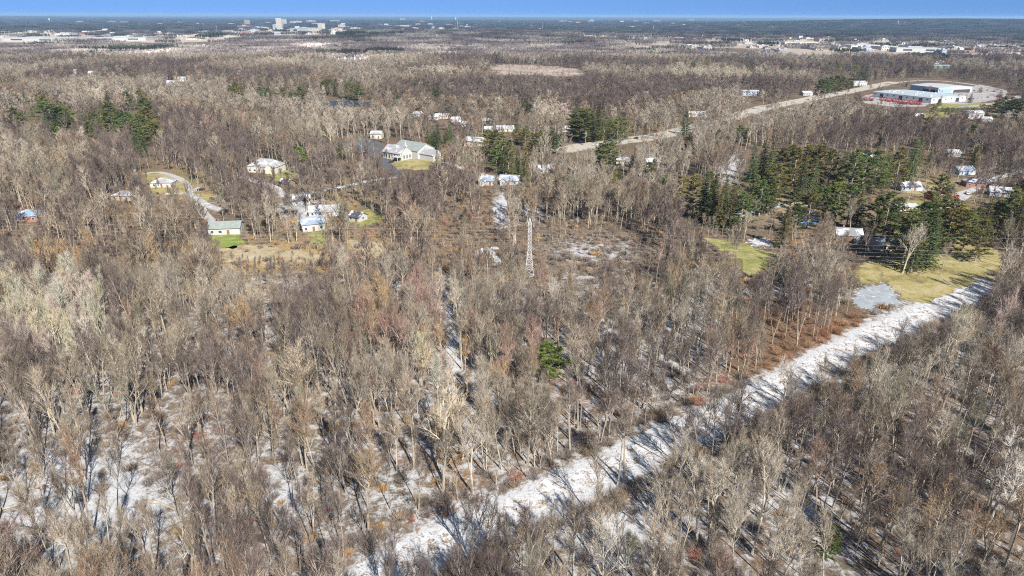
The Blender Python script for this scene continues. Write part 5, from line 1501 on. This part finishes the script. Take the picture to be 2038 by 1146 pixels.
for a in (('black', 'parked_car', 'black car on the main road, left of two driving together', 1266, 276, 15), ('grey', 'parked_car', 'grey car on the main road just right of the black one', 1281, 275, 15), ('white', 'parked_car', 'white car on the main road below the dark clump', 1184, 290, 10),
          ('black', 'parked_car', 'black car on the main road right of the bend', 1608, 199, 48), ('red', 'parked_car', 'red car on the main road beside the tall roadside pole', 1634, 194, 48), ('silver', 'parked_car', 'silver car on the main road before it meets the trees', 1530, 214, 44),
          ('black', 'parked_car', 'black car under the church canopy side', 779, 324, 30), ('silver', 'parked_car', 'silver car in the parking lot', 728, 303, 70), ('blue', 'parked_car', 'blue car at the back edge of the parking lot', 742, 283, 80),
          ('white', 'parked_car', 'white car at the back edge of the parking lot', 735, 282, 80), ('black', 'parked_car', 'black car by the driveway fork left of the cream hip-roofed house', 400, 379, 20), ('grey', 'parked_car', 'grey car on the snowy road bend', 640, 405, 5), ('black', 'parked_car', 'black car beside the grey house by the bend', 632, 398, 10),
          ('red', 'parked_car', 'red car beside the red barn', 1905, 393, 60), ('white', 'parked_car', 'white car on the pale road at right', 1925, 386, 70), ('blue', 'parked_car', 'blue car in front of the wide brick house', 1975, 388, 20)):
    make_car(a[0], 'parked_car', a[2], a[3], a[4], a[5])
make_car('white', 'parked_van', 'white van parked in front of the snowy ranch house', 668, 424, 12, True)

M_RED = plain('machine_red', (.38, .07, .065), .5, .3, .5); M_DK = plain('machine_black', (.04, .04, .045), .5)
def boom_lift(p, rot, up):
    root = empty('boom_lift', (p.x, p.y, .02), R(rot))
    b = MB(); b.box(-2.2, 2.2, -1.1, 1.1, .7, 1.3); b.box(-1.9, 1.0, -1.0, 1.0, 1.32, 2.5); b.box(1.02, 2.0, -.9, .2, 1.32, 2.0); b.build('chassis', M_RED, root)
    for x in (-1.5, 1.5):
        for y in (-1.1, 1.1): wheel(root, x, y, .55, .4)
    a = MB(); a.tube((-1.5, 0, 2.5), (3.4, 0, 2.6 + up), .30, .25, 4, True); a.tube((3.4, 0, 2.6 + up), (5.6, 0, 2.2 + up * .9), .2, .18, 4, True); a.build('boom', M_RED, root)
    k = MB(); k.box(5.3, 6.6, -1.1, 1.1, 1.5 + up * .8, 1.7 + up * .8)
    for x, y in ((5.35, -1.05), (6.55, -1.05), (6.55, 1.05), (5.35, 1.05)): k.tube((x, y, 1.7 + up * .8), (x, y, 2.8 + up * .8), .05, .05, 4)
    k.box(5.3, 6.6, -1.1, -1.05, 2.7 + up * .8, 2.8 + up * .8); k.box(5.3, 6.6, 1.05, 1.1, 2.7 + up * .8, 2.8 + up * .8); k.build('basket', M_DK, root)
    return root
def copy_tree(o, parent=None):
    c = o.copy(); COL.objects.link(c)
    if parent is not None: c.parent = parent
    for ch in list(o.children): copy_tree(ch, c)
    return c
rv = random.Random(3); proto = None
for _i in range(16):
    _a, _b, _z = (1890 + _i * 9.5, 202 - _i * 1.0, 'in the yard right of the warehouse') if _i < 9 else (1900 + (_i - 9) * 13, 183 - (_i - 9) * .6 + (_i % 2) * 3, 'behind the red machines at the metal building')
    _c = rv.choice(('black', 'white', 'silver', 'grey', 'blue', 'white'))
    _o = make_car(_c, 'parked_car', '', _a, _b, rv.uniform(50, 80))
    tag_later(_o, _c + ' parked car', _z, 'car', 'vehicles on the roads and lots', _a)
spots = [(1714 + i * 5.4, 199 + .25 * i + rv.uniform(-1, 1), 'in the row left of the white warehouse wall') for i in range(5)] + [(1752 + i * 6, 199.5 + i * .75 + rv.uniform(-.8, .8), 'in the back row before the warehouse') for i in range(8)] + \
        [(1788 + i * 5.4, 206 + i * .3 + rv.uniform(-1, 1), 'in the front row before the warehouse') for i in range(9)] + [(1893 + i * 7, 197 - i * .4 + rv.uniform(-1, 1), 'on the right side yard') for i in range(5)] + [(1985 + i * 6, 193 + rv.uniform(-1, 1), 'at the far right of the yard') for i in range(2)]
for i, (a, b, z) in enumerate(spots):
    p = P(a, b)
    if proto is None: proto = r_ = boom_lift(p, 60, 1.2)
    else: r_ = copy_tree(proto); r_.location = (p.x, p.y, .12)
    r_.rotation_euler = (0, 0, R(rv.uniform(40, 80))); r_.scale = [1.15] * 3
    tag_later(r_, 'red lifting machine', z, 'machine', 'red machines in the hire yard', a)

# fallen logs on the lower-left snow
def log(px, py, L, rot, label):
    p = P(px, py); root = empty('fallen_log', (p.x, p.y, .35), R(rot)); m = MB(); r = random.Random(int(px)); q = Vector((-L / 2, 0, 0)); pr = q; a = .34
    for i in range(7):
        n = pr + Vector((L / 7, r.uniform(-.25, .25), r.uniform(-.04, .05))); m.tube(pr, n, a, a * .9, 7, i == 6); pr = n; a *= .9
        if i > 2: s = MB(); m.spike(pr, pr + Vector((r.uniform(.3, 1), r.choice((-1, 1)) * 1.6, r.uniform(.2, 1))), .07)
    o = m.build('log', MAT_BARK, root); o['tint'] = [.33, .28, .24]; tag(root, label, 'log', 'fallen logs')
for a in ((110, 965, 14, 25, 'long fallen log on the snow near the left edge'), (60, 1000, 12, 30, 'fallen log below the long one near the left edge'), (330, 1010, 10, -20, 'fallen log on the big snow patch'), (1060, 1012, 7, 10, 'fallen log crossing the lower end of the snowy track'),
          (1640, 880, 12, -40, 'fallen log in the striped snow right of the track'), (1480, 1010, 10, -50, 'fallen log on snow in the lower right wood'), (700, 900, 9, 60, 'fallen log in the snow gaps left of the track')):
    log(*a)

write_labels()

# ------------------------------------------------------------------ the air
hz = MB(); hz.box(-45000, 45000, -3000, 62000, -3, 125)
m = bpy.data.materials.new('haze_air'); m.use_nodes = True; t = m.node_tree; t.nodes.clear()
oo = t.nodes.new('ShaderNodeOutputMaterial'); pv = t.nodes.new('ShaderNodeVolumePrincipled')
pv.inputs['Color'].default_value = (.42, .68, 1.0, 1); pv.inputs['Density'].default_value = 4.5e-5; pv.inputs['Anisotropy'].default_value = 0.0
t.links.new(pv.outputs[0], oo.inputs['Volume'])
HAZE = True
if HAZE: stuff(hz.build('haze', m))
